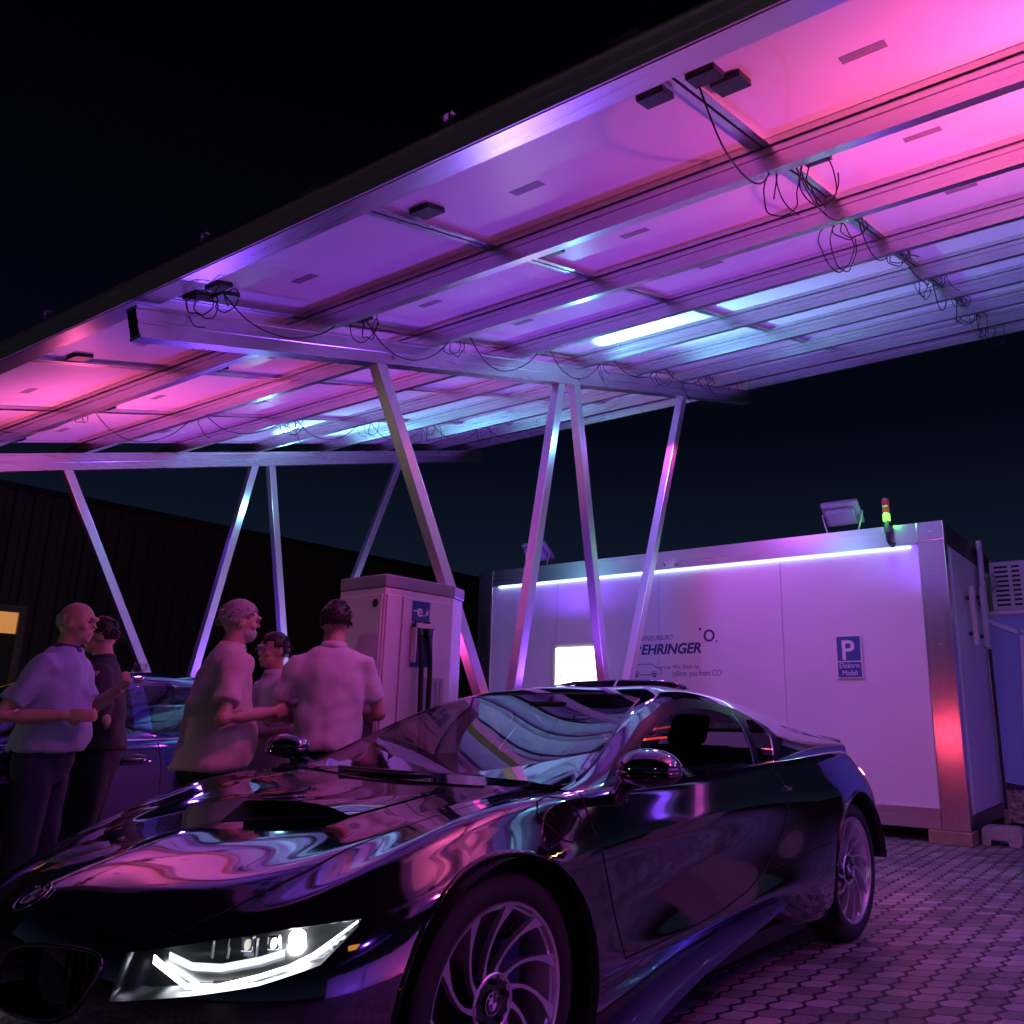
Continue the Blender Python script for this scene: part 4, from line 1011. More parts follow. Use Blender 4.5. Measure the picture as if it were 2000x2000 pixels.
# roof bar, aerial
mb = MB(); pr = [(2.84, -.50, 1.287), (2.82, -.30, 1.312), (2.82, 0, 1.318), (2.83, .22, 1.314), (2.84, .33, 1.306), (2.88, .37, 1.292), (2.95, .36, 1.275)]
mb.tube(pr, .011, 8); mbc(mb, 'roof_bar', PAINT, roof, smooth=True)
mb = MB(); mb.prism([(2.86, -.46, 1.27), (2.86, .34, 1.27), (2.86, .34, 1.305), (2.86, 0, 1.312), (2.86, -.30, 1.306), (2.86, -.46, 1.285)], (.012, 0, 0)); mbc(mb, 'bar_infill', BLK, roof)
mb = MB(); mb.tube([(2.78, .0, 1.28), (2.82, 0, 1.325)], .008, 8); mbc(mb, 'aerial', CHROME, roof)
# tail: spoiler lip, lamps, handle
mb = MB(); q = []
for k in range(15):
    y = -.66+1.32*k/14; h1 = BV_C.find_nearest(Vector((4.32, y, 1.02))); q.append(h1[0]+Vector((.0, 0, .0)))
mbc(MB().tube(q, .012, 8), 'spoiler_lip', PAINT, roof, smooth=True)
for sgn in (1, -1):
    rl = emit('tail_red', (1., .06, .03), 2.6)
    mbc(MB().tube([(4.28, .50*sgn, .995), (4.20, .60*sgn, .985), (4.10, .665*sgn, .972), (4.02, .70*sgn, .955)], .007, 6).tube([(4.06, .70*sgn, .95), (4.03, .74*sgn, .93), (4.10, .76*sgn, .905)], .006, 6), 'tail_lamp', rl, smooth=True)
    h_ = [BV_B.ray_cast(Vector((6, y*sgn, z)), Vector((-1, 0, 0)))[0] for y, z in ((.62,.80),(.70,.80),(.76,.78),(.785,.72),(.78,.66))]
    mbc(MB().tube([p+Vector((.004, .004*sgn, 0)) for p in h_], .014, 6), 'tail_lamp', rl, smooth=True)
    hh = BV_B.ray_cast(Vector((2.935, 2*sgn, .815)), Vector((0, -sgn, 0)))[0]
    mbc(MB().box(hh, (.055, .03, .022)), 'door_handle', CHROME, bevel=.006)
    hm = BV_B.ray_cast(Vector((.47, 2*sgn, .585)), Vector((0, -sgn, 0)))[0]
    mbc(MB().box(hm, (.035, .006, .010)), 'side_marker', emit('marker', (1., .35, .05), .5))
# interior
inn = MB(); inn.bb((1.62, -.66, .62), (1.95, .66, .90)); inn.bb((1.3, -.70, .30), (3.4, .70, .34)); inn.bb((3.25, -.62, .34), (3.30, .62, .98)); inn.bb((2.1, -.10, .34), (3.0, .10, .62))
inn.bb((1.7, .73, .34), (3.1, .77, .935)).bb((1.7, -.77, .34), (3.1, -.73, .935))
mbc(inn, 'cabin_lining', TRIM, bevel=.02)
for sy in (.38, -.38):
    st_ = MB(); st_.prism([(2.15, sy-.24, .42), (2.62, sy-.24, .38), (2.66, sy-.24, .50), (2.18, sy-.24, .56)], (0, .48, 0))
    so = mbc(st_, 'seat', TRIM, bevel=.03)
    mb = MB(); mb.prism([(2.60, sy-.23, .46), (2.72, sy-.23, .46), (2.95, sy-.17, 1.0), (2.86, sy-.17, 1.0)], (0, .42, 0)); mbc(mb, 'backrest', TRIM, so, bevel=.03)
    mb = MB(); mb.prism([(2.84, sy-.11, 1.00), (2.93, sy-.12, 1.00), (2.96, sy-.10, 1.14), (2.90, sy-.085, 1.16)], (0, .22, 0)); mbc(mb, 'headrest', TRIM, so, bevel=.03)
mb = MB(); mb.tube([(2.02+.06*sin(a), .38+.175*cos(a), .88+.165*sin(a)) for a in [2*pi*k/24 for k in range(25)]], .014, 8); mbc(mb, 'steering_wheel', TRIM, smooth=True)
mb = MB(); mb.box((2.22, 0, 1.17), (.02, .22, .06)); mb.tube([(2.26, 0, 1.225), (2.22, 0, 1.18)], .01, 6); mbc(mb, 'rear_view_mirror', TRIM)
# the lamps' own light
for sgn in (1, -1):
    p = CM @ Vector((.25, .78*sgn, .61)); d = CM.to_3x3() @ Vector((-1, .35*sgn, -.08))
    point('headlamp_beam', p+d.normalized()*.10, (1., .98, .92), 14, .03, p+d, 110)

for sgn in (1, -1):
    p = CM @ Vector((.30, .70*sgn, .60)); 
    h = BV_B.ray_cast(Vector((-1, .74*sgn, .60)), X3); q = CM @ (h[0]+Vector((.014, -.012*sgn, 0)))
    point('headlamp_bulb', q, (1., .98, .94), .16, .006)

pts = []
for sg_ in (1, -1):
    for x, y in [(1.46,.765),(1.557,.746),(1.69,.712),(1.821,.672),(2.0,.612),(2.205,.538)]:
        h = BV_C.ray_cast(Vector((x, (y+.004)*sg_, 2)), -Z3); pts.append((sg_, h[0]))
for sg_ in (1, -1): mbc(MB().tube([p for s_, p in pts if s_ == sg_], .0055, 6), 'windscreen_seal', BLK, wso, smooth=True)
top = []
for k in range(13):
    y = -.538+1.076*k/12; x = 2.205+.175*(1-(abs(y)/.538)**2.2); h = BV_C.ray_cast(Vector((x, y, 2)), -Z3); top.append(h[0])
mbc(MB().tube(top, .0055, 6), 'windscreen_seal', BLK, wso, smooth=True)

# ================================================================== FAST CHARGER
ch = empty('charging_station', (-3.87, 3.53, 0), 'tall white fast charging cabinet with blue plug sign and two hanging cables', 'charging station')
def CH(v): return (v[0]+3.87, v[1]-3.53, v[2])
x0, x1, y0, y1 = -4.06, -3.66, 3.20, 3.86
def chbox(n, lo, hi, m, par=None, bev=0.): return MB().bb(CH(lo), CH(hi)).build(n, m, par or ch, bevel=bev)
mb = MB(); poly = [(x0, y0), (x1, y0), (x1, 3.76), (-3.74, 3.93), (x0, 3.93)]
mb.prism([CH((a, b, .08)) for a, b in poly], (0, 0, 1.76)); cab = mb.build('cabinet', CHARG, ch, bevel=.006)
mb = MB(); mb.prism([CH((a, b, 1.843)) for a, b in [(x0-.004, y0-.004), (x1+.006, y0-.004), (x1+.006, 3.765), (-3.735, 3.94), (x0-.004, 3.94)]], (0, 0, .075)); mb.build('roof', mat('charger_grey', (.30,.30,.33), .4), cab, bevel=.008)
mb = MB(); mb.prism([CH((a, b, 0)) for a, b in [(x0+.02, y0+.02), (x1-.02, y0+.02), (x1-.02, 3.75), (-3.76, 3.9), (x0+.02, 3.9)]], (0, 0, .078)); mb.build('plinth', BLK, cab)
chbox('side_door', (x0+.012, y0-.012, .12), (x1-.012, y0-.001, 1.80), CHARG, cab, .004)
chbox('front_door', (x1+.001, 3.335, .12), (x1+.014, 3.735, 1.80), CHARG, cab, .004)
chbox('front_strip', (x1+.001, y0+.01, .12), (x1+.012, 3.322, 1.80), CHARG, cab, .004)
mb = MB(); mb.lathe([(0, .004), (.022, .004), (.026, 0)], CH((-3.725, y0-.012, 1.75)), (0, -1, 0), 20); mb.build('lock', BLK, cab)
sg = chbox('plug_sign', (x1+.015, 3.405, 1.66), (x1+.019, 3.545, 1.785), BLUE, ch)
Mt = Matrix(((0,0,1,CH((x1+.0195,0,0))[0]), (1,0,0,CH((0,3.438,0))[1]), (0,1,0,1.695), (0,0,0,1)))
text('letter', 'e', .10, WHT, sg, Mt, bold=.002)
zc = 1.70
MB().tube([CH((x1+.022, y, z)) for y, z in ((3.405, 1.725), (3.42, 1.722), (3.44, 1.728))], .004, 5).tube([CH((x1+.022, y, z)) for y, z in ((3.485, 1.70), (3.50, 1.698), (3.512, 1.715))], .004, 5).build('plug_line', WHT, sg)
MB().prism([CH((x1+.020, y, z)) for y, z in ((3.508, 1.71), (3.526, 1.703), (3.533, 1.722), (3.514, 1.732))], (.003,0,0)).tube([CH((x1+.022, 3.516, 1.731)), CH((x1+.022, 3.523, 1.747))], .0025, 4).tube([CH((x1+.022, 3.530, 1.724)), CH((x1+.022, 3.539, 1.738))], .0025, 4).build('plug_symbol', WHT, sg)
hs = chbox('plug_holder', (x1+.015, 3.41, 1.40), (x1+.022, 3.545, 1.645), mat('holder_blue', (.06,.08,.28), .4), ch)
MB().bb(CH((x1+.02, 3.402, 1.42)), CH((x1+.06, 3.415, 1.65))).bb(CH((x1+.02, 3.540, 1.42)), CH((x1+.06, 3.553, 1.65))).bb(CH((x1+.02, 3.402, 1.62)), CH((x1+.07, 3.553, 1.65))).build('holder_frame', CHARG, hs, bevel=.004)
lp = chbox('louvre_panel', (x1+.015, 3.50, .30), (x1+.020, 3.69, 1.34), mat('louvre_grey', (.40,.40,.43), .45), ch)
mb = MB()
for k in range(5): mb.bb(CH((x1+.020, 3.515+.036*k, .32)), CH((x1+.024, 3.527+.036*k, 1.32)))
mb.build('louvre_ribs', MATS['louvre_grey'], lp)
for k, y in enumerate((3.44, 3.51)):
    c = cable([CH((x1+.045, y, 1.60)), CH((x1+.075, y+.002, 1.45)), CH((x1+.085, y-.004*(2*k-1), 1.15)), CH((x1+.09, 3.475+.01*k, .75)), CH((x1+.10, 3.46, .30)), CH((x1+.06, 3.44+.03*k, .15)), CH((x1+.01, 3.44, .30))], .015).build('charging_cable', RUB, ch, smooth=1)
    MB().tube([CH((x1+.035, y, 1.66)), CH((x1+.05, y, 1.58))], .024, 10).build('charging_plug', BLK, c, smooth=30)

# ================================================================== SEDAN
SO = Vector((-6.42, .42, 0))
sed = empty('sedan_car', SO, 'dark blue plug-in hybrid sedan parked beyond the people, seen from its side', 'car')
S_ = [
 [(.10,0,.20),(.02,0,.45),(.04,0,.66),(.14,0,.76),(.30,0,.80),(.5,0,.84)],
 [(.16,.50,.20),(.08,.52,.45),(.10,.52,.64),(.22,.50,.75),(.45,.36,.81),(.7,0,.87)],
 [(.36,.80,.20),(.30,.84,.44),(.32,.82,.64),(.42,.74,.77),(.7,.50,.85),(.95,0,.90)],
 [(.82,.86,.20),(.82,.905,.45),(.82,.90,.68),(.84,.78,.84),(1.0,.5,.91),(1.1,0,.94)],
 [(1.25,.87,.19),(1.25,.905,.45),(1.25,.90,.72),(1.25,.80,.90),(1.35,.55,.95),(1.4,0,.97)],
 [(1.9,.87,.18),(1.9,.905,.45),(1.9,.895,.74),(1.9,.83,.945),(1.9,.55,.95),(1.9,0,.96)],
 [(2.6,.87,.18),(2.6,.905,.45),(2.6,.895,.75),(2.6,.835,.955),(2.6,.55,.95),(2.6,0,.96)],
 [(3.3,.87,.19),(3.3,.905,.45),(3.3,.895,.77),(3.3,.83,.97),(3.3,.55,.96),(3.3,0,.96)],
 [(3.75,.87,.20),(3.75,.91,.46),(3.75,.90,.78),(3.75,.80,.985),(3.75,.5,.98),(3.75,0,.98)],
 [(4.25,.80,.22),(4.25,.86,.47),(4.25,.85,.78),(4.25,.74,.99),(4.25,.45,1.0),(4.2,0,1.0)],
 [(4.58,.60,.24),(4.62,.66,.48),(4.60,.66,.78),(4.52,.60,.98),(4.48,.38,.99),(4.46,0,.995)],
 [(4.66,0,.24),(4.70,0,.48),(4.68,0,.78),(4.60,0,.98),(4.58,0,.985),(4.56,0,.99)]]
R_ = [
 [(1.18,.80,.82),(1.20,.79,.90),(1.26,.72,.925),(1.34,.45,.94),(1.38,0,.945)],
 [(1.55,.83,.82),(1.56,.81,.945),(1.62,.72,1.06),(1.70,.44,1.10),(1.74,0,1.10)],
 [(2.05,.84,.82),(2.05,.82,.95),(2.08,.67,1.27),(2.15,.42,1.34),(2.2,0,1.345)],
 [(2.6,.84,.82),(2.6,.82,.955),(2.6,.64,1.335),(2.6,.42,1.40),(2.6,0,1.41)],
 [(3.2,.84,.82),(3.2,.82,.965),(3.2,.64,1.325),(3.2,.42,1.38),(3.2,0,1.39)],
 [(3.75,.82,.82),(3.75,.80,.985),(3.75,.66,1.20),(3.7,.43,1.27),(3.65,0,1.30)],
 [(4.15,.76,.85),(4.15,.74,.99),(4.12,.66,1.06),(4.10,.43,1.08),(4.1,0,1.09)],
 [(4.4,.70,.85),(4.4,.68,.985),(4.38,.62,1.0),(4.36,.4,1.005),(4.35,0,1.01)]]
sb_ = mesh_dense(S_, 's', 3, creases=[(3, 3, 9, .4), (2, 3, 9, .5)]); sr_ = mesh_dense(R_, 'r', 3)
BS, BR = bvh_of(sb_), bvh_of(sr_); RS, RR = normal_ref(sb_, BS), normal_ref(sr_, BR)
for sgn in (1, -1):
    for cx in (.86, 3.72): drop(sb_, cut(sb_, circ(cx, .335, .37), (X3, Z3), side(sgn)))
sbody = car_obj(sb_, 'body', NAVY, sed, ref=RS)
w_ = take(sr_, cut(sr_, [(1.36,0),(1.34,.5),(1.30,.70),(1.7,.66),(2.05,.58),(2.1,.4),(2.14,0),(2.1,-.4),(2.05,-.58),(1.7,-.66),(1.30,-.70),(1.34,-.5)], (X3, Y3), lambda f: f.calc_center_median().x < 2.3))
car_obj(w_, 'windscreen', GLASS, sed, ref=RR)
SGL = glass('sedan_glass', (.12,.12,.13), 1.7)
for sgn in (1, -1):
    w_ = take(sr_, cut(sr_, [(1.62,.955),(1.78,1.07),(2.12,1.255),(2.3,1.285),(2.44,1.29),(2.44,.975)], (X3, Z3), side(sgn))); car_obj(w_, 'front_side_window', SGL, sed, ref=RR)
    w_ = take(sr_, cut(sr_, [(2.56,.975),(2.54,1.29),(3.1,1.29),(3.42,1.22),(3.58,1.15),(3.62,.99)], (X3, Z3), side(sgn))); car_obj(w_, 'rear_side_window', SGL, sed, ref=RR)
w_ = take(sr_, cut(sr_, [(3.62,0),(3.65,.5),(4.12,.55),(4.2,0),(4.12,-.55),(3.65,-.5)], (X3, Y3), lambda f: f.calc_center_median().x > 3.3)); car_obj(w_, 'rear_window', SGL, sed, ref=RR)
sroof = car_obj(sr_, 'roof', NAVY, sed, ref=RR)
def rib2(name, pts, w, m, d, tree=BS, off=.0015): ribbon(name, pts, w, m, tree, d, off=off, parent=sbody)
rib2('door_gap', [(2.58,.9,.94),(2.60,.9,.75),(2.60,.9,.45),(2.58,.9,.28)], .007, GAP, (0,-1,0))
rib2('door_gap', [(1.42,.9,.92),(1.40,.9,.75),(1.42,.9,.45),(1.50,.9,.28)], .007, GAP, (0,-1,0))
rib2('door_gap', [(3.60,.9,.95),(3.50,.9,.75),(3.34,.9,.55),(3.28,.9,.40)], .007, GAP, (0,-1,0))
rib2('door_gap', [(1.50,.9,.27),(2.5,.9,.26),(3.28,.9,.27)], .007, GAP, (0,-1,0))
rib2('waist_trim', [(1.5,.9,.93),(2.0,.9,.945),(2.6,.9,.950),(3.2,.9,.962),(3.6,.9,.975)], .012, CHROME, (0,-1,-.25), off=.004)
ribbon('window_trim', [(1.62,.85,1.03),(1.85,.85,1.15),(2.12,.85,1.27),(2.45,.85,1.307),(3.1,.85,1.305),(3.45,.85,1.232),(3.66,.85,1.12)], .012, DCHROME, BR, (0,-1,0), off=.003, parent=sroof)
for sgn in (1, -1):
    for xh in (2.42, 3.38):
        p = BS.ray_cast(Vector((xh, 2*sgn, .805)), Vector((0, -sgn, 0)))[0]
        mb = MB(); mb.ball(p-Vector((0,.0,0)), (.115, .006, .042), 10); hd = mbc(mb, 'handle_recess', BPAINT, sed, smooth=True)
        mb = MB(); mb.tube([p+Vector((-.10, .004*sgn, -.002)), p+Vector((-.07, .030*sgn, .004)), p+Vector((.06, .032*sgn, .004)), p+Vector((.10, .006*sgn, 0))], [.010, .014, .014, .010], 8); mbc(mb, 'door_handle', NAVY, hd, smooth=True)
        mb = MB(); mb.tube([p+Vector((-.07, .040*sgn, .014)), p+Vector((.06, .043*sgn, .014))], .0035, 6); mbc(mb, 'handle_trim', CHROME, hd, smooth=True)
    M_ = Euler((0, 0, 0)).to_matrix()
    mb = MB(); mb.ball((1.78, 1.0*sgn, 1.0), (.07, .11, .055), 10); mr = mbc(mb, 'door_mirror', NAVY, sed, smooth=True)
    mb = MB(); mb.tube([(1.80, .82*sgn, .96), (1.80, .92*sgn, .97)], .025, 8); mbc(mb, 'mirror_arm', BPAINT, mr, smooth=True)
    p = BS.ray_cast(Vector((.30, .72*sgn, 2)), -Z3)[0]
    mb = MB(); mb.ball((.26, .70*sgn, .66), (.10, .13, .045), 8); mbc(mb, 'headlamp', mat('lamp_glass', (.5,.5,.52), .1, .5), sed, smooth=True)
    mb = MB(); mb.ball((4.60, .60*sgn, .80), (.05, .14, .055), 8); mbc(mb, 'tail_lamp', mat('red_lens', (.3,.01,.01), .15), sed, smooth=True)
    for cx in (.86, 3.72):
        o = D.objects.new('wheel', None); COL.objects.link(o); o.parent = sed; o.location = swap((cx, .79*sgn, .335)); A = (0, sgn, 0)
        mbc(MB().lathe([(.23,.08),(.25,.10),(.31,.10),(.335,.07),(.335,-.09),(.23,-.10)], (0,0,0), A, 40, True), 'tyre', RUB, o, smooth=35)
        r = mbc(MB().lathe([(.23,.09),(.22,.09),(.21,-.05),(.0,-.05)], (0,0,0), A, 40), 'rim', DCHROME, o, smooth=35)
        for k in range(10):
            a = 2*pi*k/10; mbc(MB().tube([(cos(a)*.04, .07*sgn, sin(a)*.04), (cos(a+.06)*.22, .08*sgn, sin(a+.06)*.22)], [.018,.010], 6), 'spoke', RIM, o)
        mb = MB()
        for i in range(19):
            a = pi*1.3*i/18-.45
            for yy in (.895, .60): mb.v.append(Vector((cx+.368*cos(a), yy*sgn, max(.19, .335+.368*sin(a)))))
        mb.f = [[2*i, 2*i+2, 2*i+3, 2*i+1] for i in range(18)]; mbc(mb, 'wheel_arch', BLK, sbody)
mb = MB(); mb.bb((.3, -.80, .16), (4.4, .80, .24)); mb.bb((1.3, -.76, .24), (3.6, .76, .40)); mb.bb((1.25, -.7, .6), (1.6, .7, .92)); mbc(mb, 'underbody', BLK, sed)
mb = MB(); mb.v = [Vector((.02, -.35, .42)), Vector((.02, .35, .42)), Vector((.06, .42, .66)), Vector((.06, -.42, .66))]; mb.f = [[0,1,2,3]]; mb.v += [v+Vector((-.03,0,0)) for v in mb.v]; mb.f = [[0,1,2,3],[7,6,5,4],[0,4,5,1],[1,5,6,2],[2,6,7,3],[3,7,4,0]]; mbc(mb, 'grille', BLK, sed)
for sy in (.38, -.38):
    so = mbc(MB().bb((2.1, sy-.25, .40), (2.62, sy+.25, .58)), 'seat', TRIM, sed, bevel=.03)
    mb = MB(); mb.prism([(2.58, sy-.24, .5), (2.72, sy-.24, .5), (2.88, sy-.19, 1.12), (2.78, sy-.19, 1.12)], (0, .43, 0)); mbc(mb, 'backrest', TRIM, so, bevel=.03)
    mbc(MB().ball((2.84, sy, 1.19), (.05, .12, .08), 8), 'headrest', TRIM, so, smooth=True)
p = BS.ray_cast(Vector((1.66, 2, .745)), Vector((0, -1, 0)))[0]
text('lettering', 'plug-in hybrid', .062, CHROME, sed, Matrix(((0,0,1,p.y+.003), (1,0,0,1.36), (0,1,0,.730), (0,0,0,1))), .3, sx=1.05)

# ================================================================== PEOPLE
SKIN = mat('skin', (.50,.31,.24), .45, noise=.16, nscale=14, bump=.15, bscale=90)
def loft(mb, secs, n=24):
    b = len(mb.v)
    for c, rx, ry in secs:
        for k in range(n):
            a = 2*pi*k/n; mb.v.append(Vector((c[0]+rx*cos(a), c[1]+ry*sin(a), c[2])))
    for i in range(len(secs)-1):
        for k in range(n): k2 = (k+1) % n; mb.f.append([b+i*n+k, b+i*n+k2, b+(i+1)*n+k2, b+(i+1)*n+k])
    mb.f.append([b+k for k in range(n)][::-1]); mb.f.append([b+(len(secs)-1)*n+k for k in range(n)])
def fuse(mb, name, m, parent, vox, smooth=6, disp=0., dscale=.25, rnd=0):
    o = mb.build(name, m, parent, 1)
    r = o.modifiers.new('r', 'REMESH'); r.mode = 'VOXEL'; r.voxel_size = vox; r.use_smooth_shade = True
    if smooth: s = o.modifiers.new('s', 'SMOOTH'); s.factor = .5; s.iterations = smooth
    if disp:
        t = D.textures.new('folds', 'CLOUDS'); t.noise_scale = dscale; t.noise_depth = 1
        d = o.modifiers.new('d', 'DISPLACE'); d.texture = t; d.strength = disp; d.mid_level = .5; d.texture_coords = 'GLOBAL'
    bpy.context.view_layer.update(); me = D.meshes.new_from_object(o.evaluated_get(bpy.context.evaluated_depsgraph_get()))
    o.modifiers.clear(); old = o.data; o.data = me; D.meshes.remove(old); me.polygons.foreach_set('use_smooth', [True]*len(me.polygons)); return o
def arm_hand(mb, sh, el, ha, fingers_dir, up_, sgn):
    sh, el, ha = Vector(sh), Vector(el), Vector(ha)
    mb.tube([sh, sh.lerp(el, .5), el, el.lerp(ha, .35), ha], [.046, .044, .039, .041, .027], 12); mb.ball(el, .041, 8)
    f = (ha-el).normalized(); w = Vector(up_); w = (w-f*w.dot(f)).normalized(); s_ = f.cross(w).normalized()   # w: across knuckles
    M = Matrix((w, f, s_)).transposed(); mb.ball(ha+f*.05, (.040, .055, .016), 8, M)
    for k, (o_, L_) in enumerate(((-.030, .075), (-.010, .085), (.010, .080), (.028, .062))):
        p0 = ha+f*.085+w*o_; p1 = p0+f*L_*.40+s_*.012*sgn; p2 = p1+f*L_*.20+s_*L_*.42*sgn; p3 = p2-f*L_*.18+s_*L_*.28*sgn
        mb.tube([p0-f*.02, p0, p1, p2, p3], [.009, .0095, .009, .0085, .007], 7)
    t0 = ha+f*.02-w*.030; t1 = t0-w*.022+f*.022+s_*.015*sgn; t2 = t1+f*.025+s_*.022*sgn+w*.006; mb.tube([t0, t1, t2], [.012, .011, .008], 7)
def person(name_label, loc, ang, hgt, shirt, trous, hair, belly=.03, hem=.95, wide=1., ra=None, la=None, head_yaw=0., lean=.03, bald=False, beard=None, collar=None, glasses=False, seed=0, long_sleeve=False, belt=False):
    P_ = empty('person', (loc[0], loc[1], 0), name_label, 'person', rz=ang); s = hgt/1.78; P_.scale = (s, s, s)
    bm_ = MB()
    # torso core, neck, head
    loft(bm_, [((0,0,.90), .15, .10), ((0,.01,1.1), .12, .08), ((0,lean*.5,1.3), .13, .08), ((0,lean,1.42), .13, .06), ((0,lean,1.50), .07, .06)])
    hc = Vector((0, lean+.045, 1.640)); bm_.tube([(0, lean-.005, 1.45), (0, lean+.02, 1.56), (0, lean+.03, 1.61)], [.066, .058, .058], 14)
    HM = Euler((R(-4), 0, head_yaw)).to_matrix()
    def hp(x, y, z): return hc+HM @ Vector((x, y, z))
    bm_.ball(hp(0, -.012, .025), (.075, .094, .098), 12, HM); bm_.ball(hp(0, .022, -.045), (.056, .062, .062), 10, HM); bm_.ball(hp(0, .062, -.078), (.026, .022, .020), 6, HM)
    bm_.ball(hp(0, .088, .040), (.045, .018, .012), 6, HM)
    bm_.tube([hp(0, .082, .030), hp(0, .094, .0), hp(0, .099, -.012)], [.008, .010, .012], 7); bm_.ball(hp(0, .082, -.042), (.024, .014, .010), 6, HM)
    for sg_ in (1, -1): bm_.ball(hp(.074*sg_, -.012, .0), (.010, .020, .033), 7, HM); bm_.ball(hp(.042*sg_, .060, -.01), (.022, .02, .022), 6, HM)
    ra = ra or ((.27,-.05,1.13), (.14,.26,1.12)); la = la or ((-.27,-.05,1.13), (-.14,.26,1.12))
    arm_hand(bm_, (.185, lean, 1.415), ra[0], ra[1], None, (0, .2, 1), -1); arm_hand(bm_, (-.185, lean, 1.415), la[0], la[1], None, (0, .2, 1), 1)
    for sg_ in (1, -1):
        bm_.tube([(.09*sg_, 0, .92), (.10*sg_, .01, .50), (.105*sg_, 0, .08)], [.075, .052, .040], 10)
        bm_.ball((.11*sg_, .05, .05), (.042, .11, .045), 7)
    body_ = fuse(bm_, 'body', SKIN, P_, .0085, 3)
    for sg_ in (1, -1):
        mbx = MB(); mbx.ball(hp(.031*sg_, .077, .018), (.010, .006, .005), 6, HM); mbx.build('eye', mat('eye', (.03,.025,.02), .2), P_, 1)
    # shirt
    mb = MB(); W_ = wide
    loft(mb, [((0,.01,hem), .195*W_, .145+belly), ((0,.015+belly*.4,hem+.06), .193*W_, .145+belly), ((0,.02+belly*.6,1.08), .190*W_, .140+belly), ((0,.02+belly*.3,1.22), .188*W_, .135+belly*.5), ((0,lean*.7,1.34), .198*W_, .132), ((0,lean,1.42), .192*W_, .115), ((0,lean,1.475), .135, .088), ((0,lean+.01,1.515), .078, .072)], 28)
    for sg_, arm in ((1, ra), (-1, la)):
        sh = Vector((.175*sg_*W_, lean, 1.41)); el = Vector(arm[0]); ha = Vector(arm[1]); e_ = sh.lerp(el, .74)
        pts_, rr_ = [Vector((.10*sg_, lean, 1.41)), sh, sh.lerp(e_, .5), e_], [.07, .078*W_, .072*W_, .070*W_]
        if long_sleeve: pts_ += [el, el.lerp(ha, .85)]; rr_ = [.07, .076, .066, .060, .054, .042]
        mb.tube(pts_, rr_, 14)
    sh_ = fuse(mb, 'shirt', shirt, P_, .012, 5, disp=.042, dscale=.12+.008*seed)
    c_ = MB(); c_.lathe([(.070, 0), (.078, .012), (.066, .040), (.060, .036), (.066, .006)], (0, lean+.008, 1.492), (0, .12, 1), 22, True); c_.build('collar', collar or shirt, P_, 1)
    # trousers
    mb = MB(); loft(mb, [((0,0,.80), .165*W_, .12), ((0,.0,.90), .165*W_, .125+belly*.5), ((0,.01,1.0), .160*W_, .125+belly*.5)])
    for sg_ in (1, -1): mb.tube([(.08*sg_, 0, .93), (.092*sg_, .0, .78), (.102*sg_, .015, .48), (.107*sg_, 0, .09)], [.10, .100, .074, .062], 14)
    fuse(mb, 'trousers', trous, P_, .014, 4, disp=.022, dscale=.12)
    if belt: b2 = MB(); b2.lathe([(.163, 0), (.168, .018), (.163, .036), (.158, .018)], (0, .01, .955), (0, 0, 1), 24, True); b2.build('belt', BLK, P_, 1)
    for sg_ in (1, -1):
        mb = MB(); mb.ball((.11*sg_, .055, .045), (.050, .135, .048), 8); mb.tube([(.107*sg_, 0, .04), (.107*sg_, 0, .11)], .052, 10)
        for v in mb.v: v.z = max(v.z, 0.)
        mb.build('shoe', BLK, P_, 1)
    # hair
    mb = MB(); mb.ball((0,0,0), (.083, .103, .106), 14); rr2 = random.Random(seed+5)
    if not bald:
        keep = []
        me_ = mb; vs = mb.v
        ok = lambda v: not ((v.y > .045 and v.z < .035+.02*math.sin(v.x*60)) or v.z < -.055 or (v.y > -.0 and v.z < -.005)) 
        good = [ok(v) for v in vs]; mb.f = [f for f in mb.f if all(good[i] for i in f)]
        mb.v = [hp(*(v*(1+rr2.uniform(-.012, .03))+Vector((0, -.014, .030)))) for v in vs]
        ho = mb.build('hair', hair, P_, 1); so_ = ho.modifiers.new('t', 'SOLIDIFY'); so_.thickness = .012; so_.offset = -1
        n_ = MB()   # short strands
        for k in range(260):
            v = Vector((rr2.gauss(0,1), rr2.gauss(0,1), rr2.gauss(0,1))).normalized(); v = Vector((v.x*.083, v.y*.103, v.z*.106))
            if not ok(v): continue
            t_ = Vector((rr2.uniform(-.5,.5), -.6, -.7)).normalized(); n2 = v.normalized(); p_ = v+Vector((0, -.014, .030)); q_ = p_+n2*.008+t_*.022
            n_.tube([hp(*p_), hp(*((p_+q_)/2+n2*.003)), hp(*q_)], [.0035, .003, .001], 4)
        n_.build('hair_strands', hair, ho, 1)
    else:
        vs = mb.v; ok = lambda v: v.z < .045 and v.z > -.05 and v.y < .0
        good = [ok(v) for v in vs]; mb.f = [f for f in mb.f if all(good[i] for i in f)]
        mb.v = [hp(*(v*.985+Vector((0, -.012, .026)))) for v in vs]; ho = mb.build('hair', hair, P_, 1); so_ = ho.modifiers.new('t', 'SOLIDIFY'); so_.thickness = .006
    if beard:
        mb = MB(); mb.ball(hp(0, .034, -.052), (.059, .058, .046), 10, HM); mb.build('beard', beard, P_, 1)
    if glasses:
        mb = MB()
        for sg_ in (1, -1): mb.tube([hp(.031*sg_+.022*cos(a), .094, .018+.018*sin(a)) for a in [2*pi*k/14 for k in range(15)]], .0018, 5); mb.tube([hp(.053*sg_, .092, .022), hp(.078*sg_, 0, .022)], .0018, 5)
        mb.tube([hp(-.010, .096, .022), hp(.010, .096, .022)], .0018, 5); mb.build('spectacles', CHROME, P_, 1)
    bpy.context.view_layer.update(); return P_
WINE = glass('drinking_glass_clear', (.93,.93,.95), 1.5)
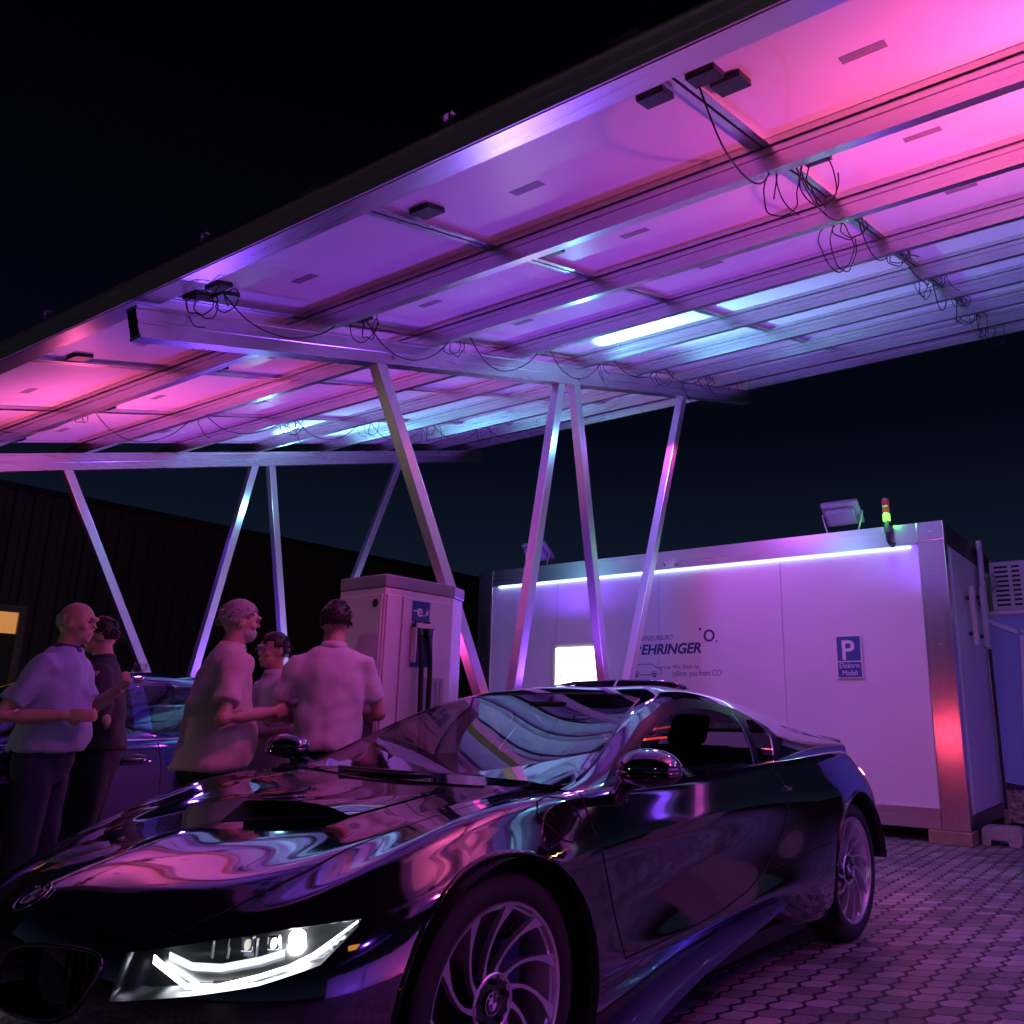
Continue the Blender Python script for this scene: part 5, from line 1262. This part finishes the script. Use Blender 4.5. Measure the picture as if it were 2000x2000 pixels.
def wine(Pn, hand, label, off=(0, .10, .0)):
    p = Pn.matrix_world @ (Vector(hand)+Vector(off)); g_ = empty('wine_glass', p-Vector((0,0,.06)), label, 'glass')
    MB().lathe([(0, .0), (.034, .001), (.033, .004), (.004, .010), (.004, .075), (.020, .090), (.036, .125), (.037, .155), (.031, .195), (.030, .195), (.035, .155), (.034, .127), (.018, .094), (.0, .086)], (0,0,0), (0,0,1), 24).build('glass_bowl', WINE, g_, 1)
    MB().lathe([(0, .090), (.017, .096), (.030, .120), (0, .121)], (0,0,0), (0,0,1), 20).build('drink', mat('water', (.5,.5,.6), .05), g_, 1)
ANG = lambda v: math.atan2(-v[0], v[1])
RGT, FWD = Vector((.806, .592)), Vector((-.592, .806))
LB = mat('shirt_blue', (.30,.36,.62), .8, sheen=.3, bump=.25, bscale=14); PK = mat('polo_light', (.62,.50,.50), .85, sheen=.3, bump=.25, bscale=14)
WS_ = mat('shirt_white', (.60,.58,.62), .8, sheen=.2, bump=.2, bscale=14); DK = mat('shirt_dark', (.035,.03,.04), .85)
TR = mat('trousers_dark', (.012,.013,.022), .85, bump=.3, bscale=20); JN = mat('jeans', (.018,.026,.07), .9, bump=.3, bscale=30)
GREY = mat('hair_grey', (.34,.32,.30), .75, noise=.4, nscale=60); SILV = mat('hair_white', (.42,.40,.38), .8, bump=.6, bscale=90); DKH = mat('hair_dark', (.02,.015,.012), .5)
d1 = (RGT*.97+FWD*.10)
p1 = person('man in a light blue shirt with dark collar, left of the group, facing right', (-4.79, 1.98), ANG(d1), 1.70, LB, JN, GREY, belly=.04, hem=.96, wide=.98, ra=((.27,-.12,1.14), (.20,.18,1.15)), la=((-.22,.12,1.18), (-.10,.30,1.30)), bald=True, collar=mat('collar_navy', (.03,.05,.16), .8), belt=True, seed=1)
wine(p1, (-.10, .30, 1.30), 'wine glass in the raised hand of the man in light blue')
d2 = (RGT*.80+FWD*.60)
p2 = person('grey haired man in a pale pink untucked polo, seen from behind with a glass', (-4.10, 2.47), ANG(d2), 1.725, PK, TR, GREY, belly=.055, hem=.87, wide=1.03, ra=((.30,-.02,1.13), (.22,.26,1.17)), la=((-.28,.02,1.13), (-.12,.30,1.14)), head_yaw=-.1, lean=.06, beard=SILV, seed=2)
wine(p2, (.22, .26, 1.17), 'wine glass held by the man in the pale pink polo shirt')
d3 = (FWD*.95-RGT*.25)
p3 = person('man in a loose white shirt seen from behind in front of the charging cabinet', (-3.70, 2.90), ANG(d3), 1.745, WS_, TR, DKH, belly=.02, hem=.96, wide=.96, ra=((.27,.06,1.15), (.10,.28,1.10)), la=((-.27,.06,1.15), (-.10,.28,1.10)), seed=3)
d4 = (-FWD*.7-RGT*.6)
p4 = person('shorter person in spectacles and a white shirt, half hidden behind the grey haired man', (-4.38, 3.06), ANG(d4), 1.60, WS_, TR, DKH, hem=.88, wide=.92, glasses=True, seed=4)
d5 = (-RGT*.8-FWD*.3)
p5 = person('dark haired man in dark clothes behind the man in light blue', (-5.20, 2.44), ANG(d5), 1.68, DK, TR, DKH, hem=.95, wide=.95, seed=5, long_sleeve=True)
